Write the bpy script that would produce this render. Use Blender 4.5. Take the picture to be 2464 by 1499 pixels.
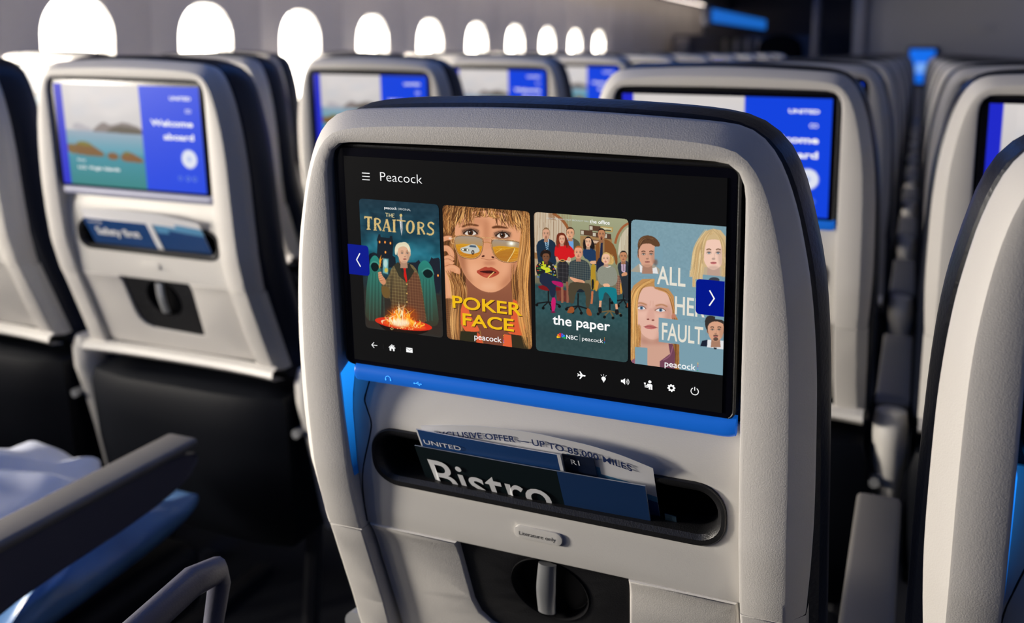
import bpy, bmesh, math, random
import numpy as np
from mathutils import Matrix, Vector

sc = bpy.context.scene
for o in list(bpy.data.objects):
    bpy.data.objects.remove(o, do_unlink=True)

# ------------------------------------------------------------------ camera
CAM_Z = 1.20
cd = bpy.data.cameras.new('camera')
cam = bpy.data.objects.new('camera', cd)
sc.collection.objects.link(cam)
sc.camera = cam
RC = ((0.92421359, 0.05739409, -0.37753829),
      (0.38174481, -0.11295004, 0.91734028),
      (0.01000694, -0.99194163, -0.12629986))
cam.matrix_world = Matrix(((RC[0][0], -RC[0][1], -RC[0][2], 0),
                           (RC[1][0], -RC[1][1], -RC[1][2], 0),
                           (RC[2][0], -RC[2][1], -RC[2][2], CAM_Z),
                           (0, 0, 0, 1)))
cd.sensor_fit = 'HORIZONTAL'; cd.sensor_width = 36.0
cd.lens = 36.0 * 2374.18 / 2464
cd.shift_x = 0.0
cd.shift_y = -(749.5 - 419.33) / 2464
cd.clip_start = 0.02; cd.clip_end = 60
cd.dof.use_dof = True
cd.dof.focus_distance = 0.715
cd.dof.aperture_fstop = 5.0

# ------------------------------------------------------------------ world, exposure
w = bpy.data.worlds.new('world'); sc.world = w
w.use_nodes = True
w.node_tree.nodes['Background'].inputs[0].default_value = (0.42, 0.55, 1.0, 1)
w.node_tree.nodes['Background'].inputs[1].default_value = 0.035
vs = sc.view_settings
vs.view_transform = 'Standard'; vs.look = 'None'; vs.exposure = 0.0; vs.gamma = 1.0
vs.use_curve_mapping = False

# brightness of the daylight in the window panes and of the blue mood lighting
WINDOW_L = 11.0
MOOD_L = 0.85
SUN_W = 6.5
BAR_L = 0.36

# low sunlight through the row of cabin windows on the left, one lamp in each window opening
WIN_Y = [2.40 + .61 * k for k in range(-6, 10)]
WIN_Z = 1.118
for yc in WIN_Y:
    ld = bpy.data.lights.new('window_sunlight', 'AREA'); ld.shape = 'RECTANGLE'; ld.size = .24; ld.size_y = .40
    ld.energy = SUN_W * {0: .1, 1: .3, 2: 3.3, 3: .4}.get(WIN_Y.index(yc), 1.7); ld.color = (1.0, 0.92, 0.81); ld.spread = math.radians(76)
    lo = bpy.data.objects.new('window_sunlight', ld); sc.collection.objects.link(lo)
    lo.location = (-2.45 - .075, yc, WIN_Z)
    lo.rotation_euler = Vector((.93, .33, -.17)).to_track_quat('-Z', 'Z').to_euler()

# ------------------------------------------------------------------ helpers
def lin(c):
    return tuple(((x / 255) / 12.92 if x / 255 <= 0.04045 else ((x / 255 + 0.055) / 1.055) ** 2.4) for x in c)

def mat(name, col, rough=0.5, metal=0.0, bump=0.0, bscale=600.0, spec=0.5, emit=None, es=0.0, coat=0.0, mottling=0.0):
    m = bpy.data.materials.new(name); m.use_nodes = True
    nt = m.node_tree; b = nt.nodes['Principled BSDF']
    b.inputs['Base Color'].default_value = (*col, 1)
    b.inputs['Roughness'].default_value = rough
    b.inputs['Metallic'].default_value = metal
    b.inputs['Specular IOR Level'].default_value = spec
    b.inputs['Coat Weight'].default_value = coat
    if emit:
        b.inputs['Emission Color'].default_value = (*emit, 1)
        b.inputs['Emission Strength'].default_value = es
    tc = nt.nodes.new('ShaderNodeTexCoord')
    if bump:
        n = nt.nodes.new('ShaderNodeTexNoise'); n.inputs['Scale'].default_value = bscale
        n.inputs['Detail'].default_value = 2.0
        bp = nt.nodes.new('ShaderNodeBump'); bp.inputs['Strength'].default_value = bump
        bp.inputs['Distance'].default_value = 0.0006
        nt.links.new(tc.outputs['Object'], n.inputs['Vector'])
        nt.links.new(n.outputs['Fac'], bp.inputs['Height'])
        nt.links.new(bp.outputs['Normal'], b.inputs['Normal'])
    if mottling:
        n2 = nt.nodes.new('ShaderNodeTexNoise'); n2.inputs['Scale'].default_value = 9.0
        r = nt.nodes.new('ShaderNodeMapRange')
        r.inputs['To Min'].default_value = 1 - mottling; r.inputs['To Max'].default_value = 1 + mottling
        mx = nt.nodes.new('ShaderNodeMix'); mx.data_type = 'RGBA'; mx.blend_type = 'MULTIPLY'
        mx.inputs['Factor'].default_value = 1.0
        mx.inputs['A'].default_value = (*col, 1)
        nt.links.new(tc.outputs['Object'], n2.inputs['Vector'])
        nt.links.new(n2.outputs['Fac'], r.inputs['Value'])
        nt.links.new(r.outputs['Result'], mx.inputs['B'])
        nt.links.new(mx.outputs['Result'], b.inputs['Base Color'])
    return m

def picmat(name, strength=1.0, emissive=True, rough=0.35):
    m = bpy.data.materials.new(name); m.use_nodes = True
    nt = m.node_tree; b = nt.nodes['Principled BSDF']
    at = nt.nodes.new('ShaderNodeAttribute'); at.attribute_name = 'Col'
    if emissive:
        b.inputs['Base Color'].default_value = (0.004, 0.004, 0.004, 1)
        nt.links.new(at.outputs['Color'], b.inputs['Emission Color'])
        b.inputs['Emission Strength'].default_value = strength
        b.inputs['Specular IOR Level'].default_value = 0.12
    else:
        nt.links.new(at.outputs['Color'], b.inputs['Base Color'])
    b.inputs['Roughness'].default_value = rough
    return m

SHELL = mat('shell_plastic', (0.60, 0.575, 0.54), 0.52, bump=0.32, bscale=950, spec=0.35, mottling=0.03)
SHELLS = mat('smooth_plastic', (0.62, 0.60, 0.565), 0.40, bump=0.12, bscale=900, spec=0.4)
DARKPL = mat('black_plastic', (0.010, 0.010, 0.011), 0.42, bump=0.4, bscale=900, spec=0.4)
CAVITY = mat('pocket_lining', (0.004, 0.004, 0.005), 0.8, spec=0.1)
GLASS = mat('bezel_glass', (0.004, 0.004, 0.008), 0.18, spec=0.25)
LEATHER = mat('navy_leather', (0.005, 0.008, 0.019), 0.42, bump=0.6, bscale=260, spec=0.45)
SEATLE = mat('dark_seat_leather', (0.003, 0.004, 0.007), 0.5, bump=0.5, bscale=240, spec=0.18)
BARLIT = mat('lit_light_bar', (0.01, 0.10, 0.45), 0.35, emit=(0.006, 0.17, 0.80), es=BAR_L, spec=0.4)
BAROFF = mat('unlit_light_bar', (0.30, 0.31, 0.42), 0.4, spec=0.4)
RIM_GLOW = mat('blue_rim_glow', (0.02, 0.2, 0.8), 0.4, emit=(0.012, 0.27, 0.86), es=1.0)  # blue light falling on the inner rim wall, put into a self-glowing colour
_nt = RIM_GLOW.node_tree; _tc = _nt.nodes.new('ShaderNodeTexCoord'); _sp = _nt.nodes.new('ShaderNodeSeparateXYZ'); _mr = _nt.nodes.new('ShaderNodeMapRange')
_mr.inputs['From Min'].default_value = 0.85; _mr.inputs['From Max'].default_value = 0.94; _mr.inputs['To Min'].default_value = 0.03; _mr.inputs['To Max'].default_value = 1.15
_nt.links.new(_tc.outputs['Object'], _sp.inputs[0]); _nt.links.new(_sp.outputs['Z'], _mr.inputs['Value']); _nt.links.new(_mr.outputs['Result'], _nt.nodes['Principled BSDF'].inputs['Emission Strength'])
DKMETAL = mat('dark_metal', (0.03, 0.03, 0.035), 0.5, metal=0.3)
GREYM = mat('grey_metal', (0.42, 0.43, 0.44), 0.35, metal=0.6)
ARMP = mat('armrest_plastic', (0.13, 0.122, 0.115), 0.5, bump=0.3, bscale=500)
ARMD = mat('armrest_shell', (0.07, 0.07, 0.10), 0.45, bump=0.3, bscale=500)
PIC = picmat('display_picture', 1.0)
PICPRINT = picmat('printed_picture', emissive=False, rough=0.3)
SCR = mat('display_dark', (0.004, 0.004, 0.004), 0.35, emit=lin((11, 11, 12)), es=1.0, spec=0.12)
WHITE_E = mat('display_white', (0.01, 0.01, 0.01), 0.4, emit=(0.95, 0.95, 0.95), es=1.0, spec=0.1)
GREY_E = mat('display_grey', (0.01, 0.01, 0.01), 0.4, emit=(0.02, 0.02, 0.02), es=1.0, spec=0.1)
BLUE_E = mat('display_blue', (0.0, 0.0, 0.01), 0.4, emit=lin((2, 22, 138)), es=1.0, spec=0.1)
LBL = mat('label_ink', (0.01, 0.01, 0.012), 0.5)

def link(o, parent=None):
    sc.collection.objects.link(o)
    if parent: o.parent = parent
    return o

def new(name, verts, faces, m, parent=None, smooth=True, mats=None, fm=None):
    me = bpy.data.meshes.new(name)
    me.from_pydata([tuple(v) for v in verts], [], faces)
    me.update()
    for x in (mats or [m]): me.materials.append(x)
    if fm:
        for p, k in zip(me.polygons, fm): p.material_index = k
    bm = bmesh.new(); bm.from_mesh(me)
    bmesh.ops.remove_doubles(bm, verts=bm.verts, dist=1e-6)
    bmesh.ops.recalc_face_normals(bm, faces=bm.faces)
    bm.to_mesh(me); bm.free()
    if smooth:
        me.polygons.foreach_set('use_smooth', [True] * len(me.polygons))
        me.set_sharp_from_angle(angle=math.radians(38))
    return link(bpy.data.objects.new(name, me), parent)

def bake(o, angle=38):
    dg = bpy.context.evaluated_depsgraph_get()
    me = bpy.data.meshes.new_from_object(o.evaluated_get(dg))
    o.modifiers.clear(); o.data = me
    me.polygons.foreach_set('use_smooth', [True] * len(me.polygons))
    me.set_sharp_from_angle(angle=math.radians(angle))
    return o

def empty(name, loc, label=None, cat=None, group=None):
    o = bpy.data.objects.new(name, None); o.empty_display_size = 0.1
    o.location = loc; link(o)
    if label: o['label'] = label
    if cat: o['category'] = cat
    if group: o['group'] = group
    return o

def tag(o, label, cat, group=None):
    o['label'] = label; o['category'] = cat
    if group: o['group'] = group
    return o

def box(name, x0, x1, y0, y1, z0, z1, m, parent=None, r=0.004, seg=3):
    bm = bmesh.new()
    bmesh.ops.create_cube(bm, size=1)
    for v in bm.verts:
        v.co.x = x0 if v.co.x < 0 else x1
        v.co.y = y0 if v.co.y < 0 else y1
        v.co.z = z0 if v.co.z < 0 else z1
    if r > 0:
        bmesh.ops.bevel(bm, geom=list(bm.edges), offset=r, segments=seg, profile=0.5, affect='EDGES')
    me = bpy.data.meshes.new(name); bm.to_mesh(me); bm.free()
    me.materials.append(m)
    me.polygons.foreach_set('use_smooth', [True] * len(me.polygons))
    me.set_sharp_from_angle(angle=math.radians(40))
    return link(bpy.data.objects.new(name, me), parent)

def resample(pts, n, closed=False):
    p = np.array(pts, float)
    if closed: p = np.vstack([p, p[:1]])
    d = np.r_[0, np.cumsum(np.linalg.norm(np.diff(p, axis=0), axis=1))]
    t = np.linspace(0, d[-1], n + 1 if closed else n)
    q = np.stack([np.interp(t, d, p[:, k]) for k in range(p.shape[1])], 1)
    return q[:-1] if closed else q

def chaikin(pts, it=2, closed=True):
    p = np.array(pts, float)
    for _ in range(it):
        if closed:
            q = np.roll(p, -1, 0)
            p = np.stack([.75 * p + .25 * q, .25 * p + .75 * q], 1).reshape(-1, p.shape[1])
        else:
            a, b = p[:-1], p[1:]
            m_ = np.stack([.75 * a + .25 * b, .25 * a + .75 * b], 1).reshape(-1, p.shape[1])
            p = np.vstack([p[:1], m_[1:-1], p[-1:]])
    return p

def loft(name, rings, m, parent=None, closed_ring=False, cap0=False, cap1=False, mats=None, fmrow=None):
    n = len(rings[0]); V = [v for r in rings for v in r]; F = []; FM = []
    for i in range(len(rings) - 1):
        for j in range(n if closed_ring else n - 1):
            k = (j + 1) % n
            F.append((i * n + j, i * n + k, (i + 1) * n + k, (i + 1) * n + j))
            FM.append(fmrow[i] if fmrow else 0)
    if cap0: F.append(tuple(range(n))[::-1]); FM.append(fmrow[0] if fmrow else 0)
    if cap1: F.append(tuple((len(rings) - 1) * n + j for j in range(n))); FM.append(fmrow[-1] if fmrow else 0)
    return new(name, V, F, m, parent, mats=mats, fm=FM if mats else None)

def tube(name, path, r, m, parent=None, n=8, flat=1.0):
    path = [Vector(p) for p in path]; rings = []
    for i, p in enumerate(path):
        a = path[max(i - 1, 0)]; b = path[min(i + 1, len(path) - 1)]
        t = (b - a).normalized()
        up = Vector((0, 0, 1)) if abs(t.z) < 0.9 else Vector((0, 1, 0))
        s = t.cross(up).normalized(); u = s.cross(t)
        rr = r[i] if hasattr(r, '__len__') else r
        rings.append([p + s * (math.cos(k * 2 * math.pi / n) * rr) + u * (math.sin(k * 2 * math.pi / n) * rr * flat) for k in range(n)])
    return loft(name, rings, m, parent, closed_ring=True, cap0=True, cap1=True)

# back surface profile of a seat: forward offset against height w (height above the eye level of 1.20 m)
_W = [-0.90, -0.60, -0.56, -0.50, -0.45, -0.40, -0.35, -0.30, -0.25, -0.20, -0.15, -0.10, 0.0]
_Y = [0.270, 0.128, 0.108, 0.082, 0.060, 0.038, 0.022, 0.014, 0.008, 0.004, 0.0, -0.004, -0.012]
def Ys(wv): return float(np.interp(wv, _W, _Y))

def plate(name, outer, holes, t, m, parent=None, yf=None, cuts=(), bev=0.002, xcuts=(), seg=3, z0=CAM_Z):
    """flat panel in the x-w plane with holes, thickness t, laid on the surface yf(x, w)"""
    bm = bmesh.new(); edges = []
    for lp in [outer] + list(holes):
        vs_ = [bm.verts.new((p[0], 0, p[1])) for p in lp]
        for i in range(len(vs_)): edges.append(bm.edges.new((vs_[i], vs_[(i + 1) % len(vs_)])))
    bmesh.ops.triangle_fill(bm, use_beauty=True, edges=edges)
    bmesh.ops.recalc_face_normals(bm, faces=bm.faces)
    fs = list(bm.faces)
    r = bmesh.ops.extrude_face_region(bm, geom=fs)
    for v in [g for g in r['geom'] if isinstance(g, bmesh.types.BMVert)]: v.co.y += t
    bmesh.ops.recalc_face_normals(bm, faces=bm.faces)
    if bev > 0:
        es = [e for e in bm.edges if len(e.link_faces) == 2 and abs(e.calc_face_angle(0)) > 1.0 and e.verts[0].co.y < t / 2 and e.verts[1].co.y < t / 2]
        bmesh.ops.bevel(bm, geom=es, offset=bev, segments=seg, profile=0.5, affect='EDGES', clamp_overlap=True)
    for c in cuts:
        bmesh.ops.bisect_plane(bm, geom=list(bm.verts) + list(bm.edges) + list(bm.faces), plane_co=(0, 0, c), plane_no=(0, 0, 1))
    for c in xcuts:
        bmesh.ops.bisect_plane(bm, geom=list(bm.verts) + list(bm.edges) + list(bm.faces), plane_co=(c, 0, 0), plane_no=(1, 0, 0))
    yf = yf or (lambda x, wv: Ys(wv))
    for v in bm.verts:
        v.co.y += yf(v.co.x, v.co.z); v.co.z += z0
    me = bpy.data.meshes.new(name); bm.to_mesh(me); bm.free()
    me.materials.append(m)
    me.polygons.foreach_set('use_smooth', [True] * len(me.polygons))
    me.set_sharp_from_angle(angle=math.radians(35))
    return link(bpy.data.objects.new(name, me), parent)

def rrect(x0, x1, z0, z1, r, n=6):
    out = []
    for cx, cz, a0 in ((x1 - r, z1 - r, 0), (x0 + r, z1 - r, 90), (x0 + r, z0 + r, 180), (x1 - r, z0 + r, 270)):
        for k in range(n + 1):
            a = math.radians(a0 + 90 * k / n)
            out.append((cx + r * math.cos(a), cz + r * math.sin(a)))
    return out

# ---- lettering
_caps = {}
def glyphs(s, bold=0.0, spacing=1.0):
    cu = bpy.data.curves.new('t', 'FONT'); cu.body = s; cu.size = 1.0; cu.offset = bold
    cu.space_character = spacing; cu.resolution_u = 4; cu.dimensions = '2D'; cu.fill_mode = 'FRONT'
    o = bpy.data.objects.new('t', cu); sc.collection.objects.link(o)
    bpy.context.view_layer.update()
    me = bpy.data.meshes.new_from_object(o.evaluated_get(bpy.context.evaluated_depsgraph_get()))
    V = np.array([v.co[:] for v in me.vertices]); F = [tuple(p.vertices) for p in me.polygons]
    bpy.data.objects.remove(o, do_unlink=True); bpy.data.curves.remove(cu); bpy.data.meshes.remove(me)
    return V, F

def text_geo(s, x0, x1, base, cap, bold=0.0, spacing=1.0):
    """2-D letters: left x0, right x1 (None keeps proportions), baseline and cap height; y runs up"""
    if bold not in _caps:
        Vh, _ = glyphs('H', bold); _caps[bold] = (Vh[:, 1].min(), Vh[:, 1].max())
    lo, hi = _caps[bold]
    V, F = glyphs(s, bold, spacing)
    sy = cap / (hi - lo); a, b = V[:, 0].min(), V[:, 0].max()
    sx = (x1 - x0) / (b - a) if x1 is not None else sy
    P = np.stack([x0 + (V[:, 0] - a) * sx, base + (V[:, 1] - lo) * sy], 1)
    return P, F

# ------------------------------------------------------------------ pictures shown on the displays, painted as coloured meshes
rng = np.random.default_rng(7)

class Canvas:
    def __init__(s, W, H, corners=None, base=(0, 0, 0), ss=2):
        s.ss = ss; s.W, s.H = W * ss, H * ss
        s.img = np.zeros((s.H, s.W, 3)) + np.array(base, float)
        if corners:
            A = []; B = []
            for (x, y), (u, v) in zip(corners, ((0, 0), (1, 0), (1, 1), (0, 1))):
                A.append([x, y, 1, 0, 0, 0, -u * x, -u * y]); B.append(u)
                A.append([0, 0, 0, x, y, 1, -v * x, -v * y]); B.append(v)
            h = np.linalg.solve(np.array(A, float), np.array(B, float))
            s.Hm = np.append(h, 1).reshape(3, 3)
        else: s.Hm = np.eye(3)
    def T(s, pts):
        p = np.array(pts, float).reshape(-1, 2)
        q = np.c_[p, np.ones(len(p))] @ s.Hm.T
        return q[:, :2] / q[:, 2:] * [s.W, s.H]
    def mask(s, P, pad=0):
        x0 = int(max(0, P[:, 0].min() - pad - 1)); x1 = int(min(s.W, P[:, 0].max() + pad + 2))
        y0 = int(max(0, P[:, 1].min() - pad - 1)); y1 = int(min(s.H, P[:, 1].max() + pad + 2))
        if x1 <= x0 or y1 <= y0: return None
        X = np.arange(x0, x1)[None, :] + 0.5; Y = np.arange(y0, y1)[:, None] + 0.5
        M = np.zeros((y1 - y0, x1 - x0), bool)
        Q = np.roll(P, -1, 0)
        for (ax, ay), (bx, by) in zip(P, Q):
            if ay == by: continue
            r = (Y > min(ay, by)) & (Y <= max(ay, by))
            xi = ax + (Y - ay) * (bx - ax) / (by - ay)
            M ^= r & (X < xi)
        return M.astype(float), x0, x1, y0, y1
    def poly(s, pts, col, a=1.0, blur=0, smooth=0, grad=None, tex=0.0, plaid=None):
        if smooth: pts = chaikin(pts, smooth)
        P = s.T(pts); b = int(blur * s.ss)
        r = s.mask(P, b * 2)
        if r is None: return
        M, x0, x1, y0, y1 = r
        for _ in range(2 if b else 0):
            k = np.ones(2 * b + 1) / (2 * b + 1)
            M = np.apply_along_axis(lambda c: np.convolve(c, k, 'same'), 0, M)
            M = np.apply_along_axis(lambda c: np.convolve(c, k, 'same'), 1, M)
        M = (M * a)[..., None]
        C = np.zeros((y1 - y0, x1 - x0, 3)) + np.array(col, float)
        if grad is not None:     # colour at the bottom of the shape
            t = np.linspace(0, 1, y1 - y0)[:, None, None]
            C = C * (1 - t) + np.array(grad, float) * t
        if plaid is not None:
            st, pc = plaid
            xx = (np.arange(x0, x1) % int(st * s.ss)) < s.ss * 1.2; yy = (np.arange(y0, y1) % int(st * s.ss)) < s.ss * 1.2
            k = (xx[None, :] * 0.5 + yy[:, None] * 0.5)[..., None]
            C = C * (1 - k) + np.array(pc, float) * k
        if tex: C = C * (1 + tex * (rng.random((y1 - y0, x1 - x0, 1)) - 0.5))
        R = s.img[y0:y1, x0:x1]
        s.img[y0:y1, x0:x1] = R * (1 - M) + C * M
    def ell(s, cx, cy, rx, ry, col, rot=0, n=28, **k):
        a = np.linspace(0, 2 * np.pi, n, endpoint=False); c_, s_ = math.cos(math.radians(rot)), math.sin(math.radians(rot))
        x = rx * np.cos(a); y = ry * np.sin(a)
        s.poly(np.stack([cx + x * c_ - y * s_, cy + x * s_ + y * c_], 1), col, **k)
    def line(s, pts, wd, col, smooth=2, taper=False, **k):
        p = chaikin(pts, smooth, closed=False) if len(pts) > 2 and smooth else np.array(pts, float)
        d = np.gradient(p, axis=0); n = np.stack([-d[:, 1], d[:, 0]], 1); n /= np.linalg.norm(n, axis=1)[:, None] + 1e-9
        t = np.linspace(0, 1, len(p))[:, None]
        wv = wd / 2 * (np.sin(np.pi * np.clip(t, 0.04, 0.96)) if taper else 1)
        s.poly(np.vstack([p + n * wv, (p - n * wv)[::-1]]), col, **k)
    def hair(s, path, spread, n, cols, wd=5, jit=14, a=0.75):
        path = np.array(path, float); sp = np.array(spread, float)
        for i in range(n):
            t = rng.random() * 2 - 1
            p = path + sp * t + (rng.random(path.shape) - 0.5) * jit
            c = np.array(cols[rng.integers(len(cols))], float) * (0.82 + 0.36 * rng.random())
            s.line(p, wd * (0.5 + rng.random()), np.clip(c, 0, 255), taper=True, a=a)
    def clouds(s, amp, cells, y0=0.0, y1=1.0, tint=(1, 1, 1)):
        g = rng.random((cells[1] + 2, cells[0] + 2)); H = s.H; W = s.W
        yy = np.linspace(0, cells[1], H); xx = np.linspace(0, cells[0], W)
        yi = yy.astype(int); xi = xx.astype(int); fy = (yy - yi)[:, None]; fx = (xx - xi)[None, :]
        fy = fy * fy * (3 - 2 * fy); fx = fx * fx * (3 - 2 * fx)
        v = (g[yi][:, xi] * (1 - fy) * (1 - fx) + g[yi + 1][:, xi] * fy * (1 - fx) + g[yi][:, xi + 1] * (1 - fy) * fx + g[yi + 1][:, xi + 1] * fy * fx)
        win = ((np.linspace(0, 1, H) > y0) & (np.linspace(0, 1, H) < y1))[:, None]
        s.img += ((v - 0.5) * win)[..., None] * amp * np.array(tint)
    def vgrad(s, stops):
        t = np.linspace(0, 1, s.H); ks = [k for k, _ in stops]
        for c in range(3): s.img[:, :, c] = np.interp(t, ks, [q[c] for _, q in stops])[:, None]
    def face(s, cx, cy, rx, ry, skin, hairc, lip=(150, 80, 70), brow=None, eye=(70, 60, 50), dx=0.0, beard=None, longhair=False):
        """plain generic head: hair cap, shaded face, brows, eyes, nose, mouth"""
        sk = np.array(skin, float); hc = np.array(hairc, float); br = brow or tuple(hc * 0.8)
        s.poly([(cx - rx * .5, cy + ry * .5), (cx + rx * .5, cy + ry * .5), (cx + rx * .62, cy + ry * 1.5), (cx - rx * .62, cy + ry * 1.5)], sk * .78)
        s.ell(cx - rx * .98, cy + ry * .08, rx * .14, ry * .2, sk * .85); s.ell(cx + rx * .98, cy + ry * .08, rx * .14, ry * .2, sk * .8)
        s.ell(cx, cy - ry * .18, rx * 1.1, ry * 1.0, hc)
        s.poly([(cx - rx, cy - ry * .5), (cx - rx * .6, cy - ry * .86), (cx + rx * .6, cy - ry * .86), (cx + rx, cy - ry * .5), (cx + rx * .98, cy + ry * .25),
                (cx + rx * .66, cy + ry * .8), (cx + rx * .2, cy + ry), (cx - rx * .2, cy + ry), (cx - rx * .66, cy + ry * .8), (cx - rx * .98, cy + ry * .25)], sk, smooth=2)
        s.ell(cx + rx * .72, cy + ry * .2, rx * .3, ry * .55, sk * .82, a=.6, blur=2)
        s.ell(cx, cy + ry * .88, rx * .5, ry * .12, sk * .8, a=.6, blur=2)
        ex = rx * .42; d = dx * rx
        for q in (-1, 1):
            s.ell(cx + q * ex + d, cy - ry * .06, rx * .24, ry * .12, sk * .72, a=.7, blur=1)
            s.ell(cx + q * ex + d, cy - ry * .03, rx * .17, ry * .055, (225, 218, 210))
            s.ell(cx + q * ex + d, cy - ry * .03, rx * .085, ry * .06, eye)
            s.line([(cx + q * ex - rx * .2 + d, cy - ry * .03), (cx + q * ex + d, cy - ry * .1), (cx + q * ex + rx * .2 + d, cy - ry * .03)], ry * .035, sk * .35)
            s.line([(cx + q * (ex - rx * .2) + d, cy - ry * .22), (cx + q * ex + d, cy - ry * .29), (cx + q * (ex + rx * .24) + d, cy - ry * .22)], ry * .07, br)
        s.line([(cx + d * 1.4 + rx * .06, cy - ry * .05), (cx + rx * .1 + d * 1.4, cy + ry * .28)], rx * .07, sk * .85, a=.6)
        s.ell(cx + d * 1.4, cy + ry * .33, rx * .17, ry * .07, sk * .72, a=.8)
        s.ell(cx + d * 1.2, cy + ry * .58, rx * .3, ry * .075, lip); s.line([(cx - rx * .28 + d * 1.2, cy + ry * .57), (cx + rx * .28 + d * 1.2, cy + ry * .57)], ry * .025, np.array(lip) * .5)
        if beard:
            s.ell(cx + d * 1.2, cy + ry * .47, rx * .34, ry * .05, beard, a=.8); s.ell(cx + d * 1.2, cy + ry * .8, rx * .3, ry * .16, beard, a=.8)
            s.ell(cx + d * 1.2, cy + ry * .58, rx * .2, ry * .05, lip)
    def mesh(s, name, O, U, V, m, parent, round_px=0, n_off=0.0003):
        """O top-left corner, U and V the full-width and full-height vectors"""
        W, H = s.W // s.ss, s.H // s.ss
        im = s.img.reshape(H, s.ss, W, s.ss, 3).mean((1, 3)).clip(0, 255) / 255
        im = np.where(im <= 0.04045, im / 12.92, ((im + 0.055) / 1.055) ** 2.4)
        O, U, V = (np.array(q, float) for q in (O, U, V))
        n = np.cross(U, V); n /= np.linalg.norm(n)
        if n[1] > 0: n = -n
        O = O + n * n_off
        gx = np.arange(W) / (W - 1); gy = np.arange(H) / (H - 1)
        P = O + gx[None, :, None] * U + gy[:, None, None] * V
        idx = np.arange(W * H).reshape(H, W)
        q = np.stack([idx[:-1, :-1], idx[1:, :-1], idx[1:, 1:], idx[:-1, 1:]], -1)
        if round_px:
            jj, ii = np.meshgrid(np.arange(W - 1), np.arange(H - 1))
            a = np.minimum(jj, W - 2 - jj) if round_px > 0 else jj
            b = np.minimum(ii, H - 2 - ii); R = abs(round_px)
            keep = ~((a < R) & (b < R) & ((R - a) ** 2 + (R - b) ** 2 > R * R))
            q = q[keep]
        q = q.reshape(-1, 4)
        me = bpy.data.meshes.new(name)
        me.vertices.add(W * H); me.vertices.foreach_set('co', P.reshape(-1))
        me.loops.add(len(q) * 4); me.loops.foreach_set('vertex_index', q.reshape(-1))
        me.polygons.add(len(q)); me.polygons.foreach_set('loop_start', np.arange(len(q)) * 4)
        me.update(calc_edges=True)
        ca = me.color_attributes.new('Col', 'FLOAT_COLOR', 'POINT')
        ca.data.foreach_set('color', np.concatenate([im.reshape(-1, 3), np.ones((W * H, 1))], 1).reshape(-1).astype(np.float32))
        me.materials.append(m)
        return link(bpy.data.objects.new(name, me), parent)

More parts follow.
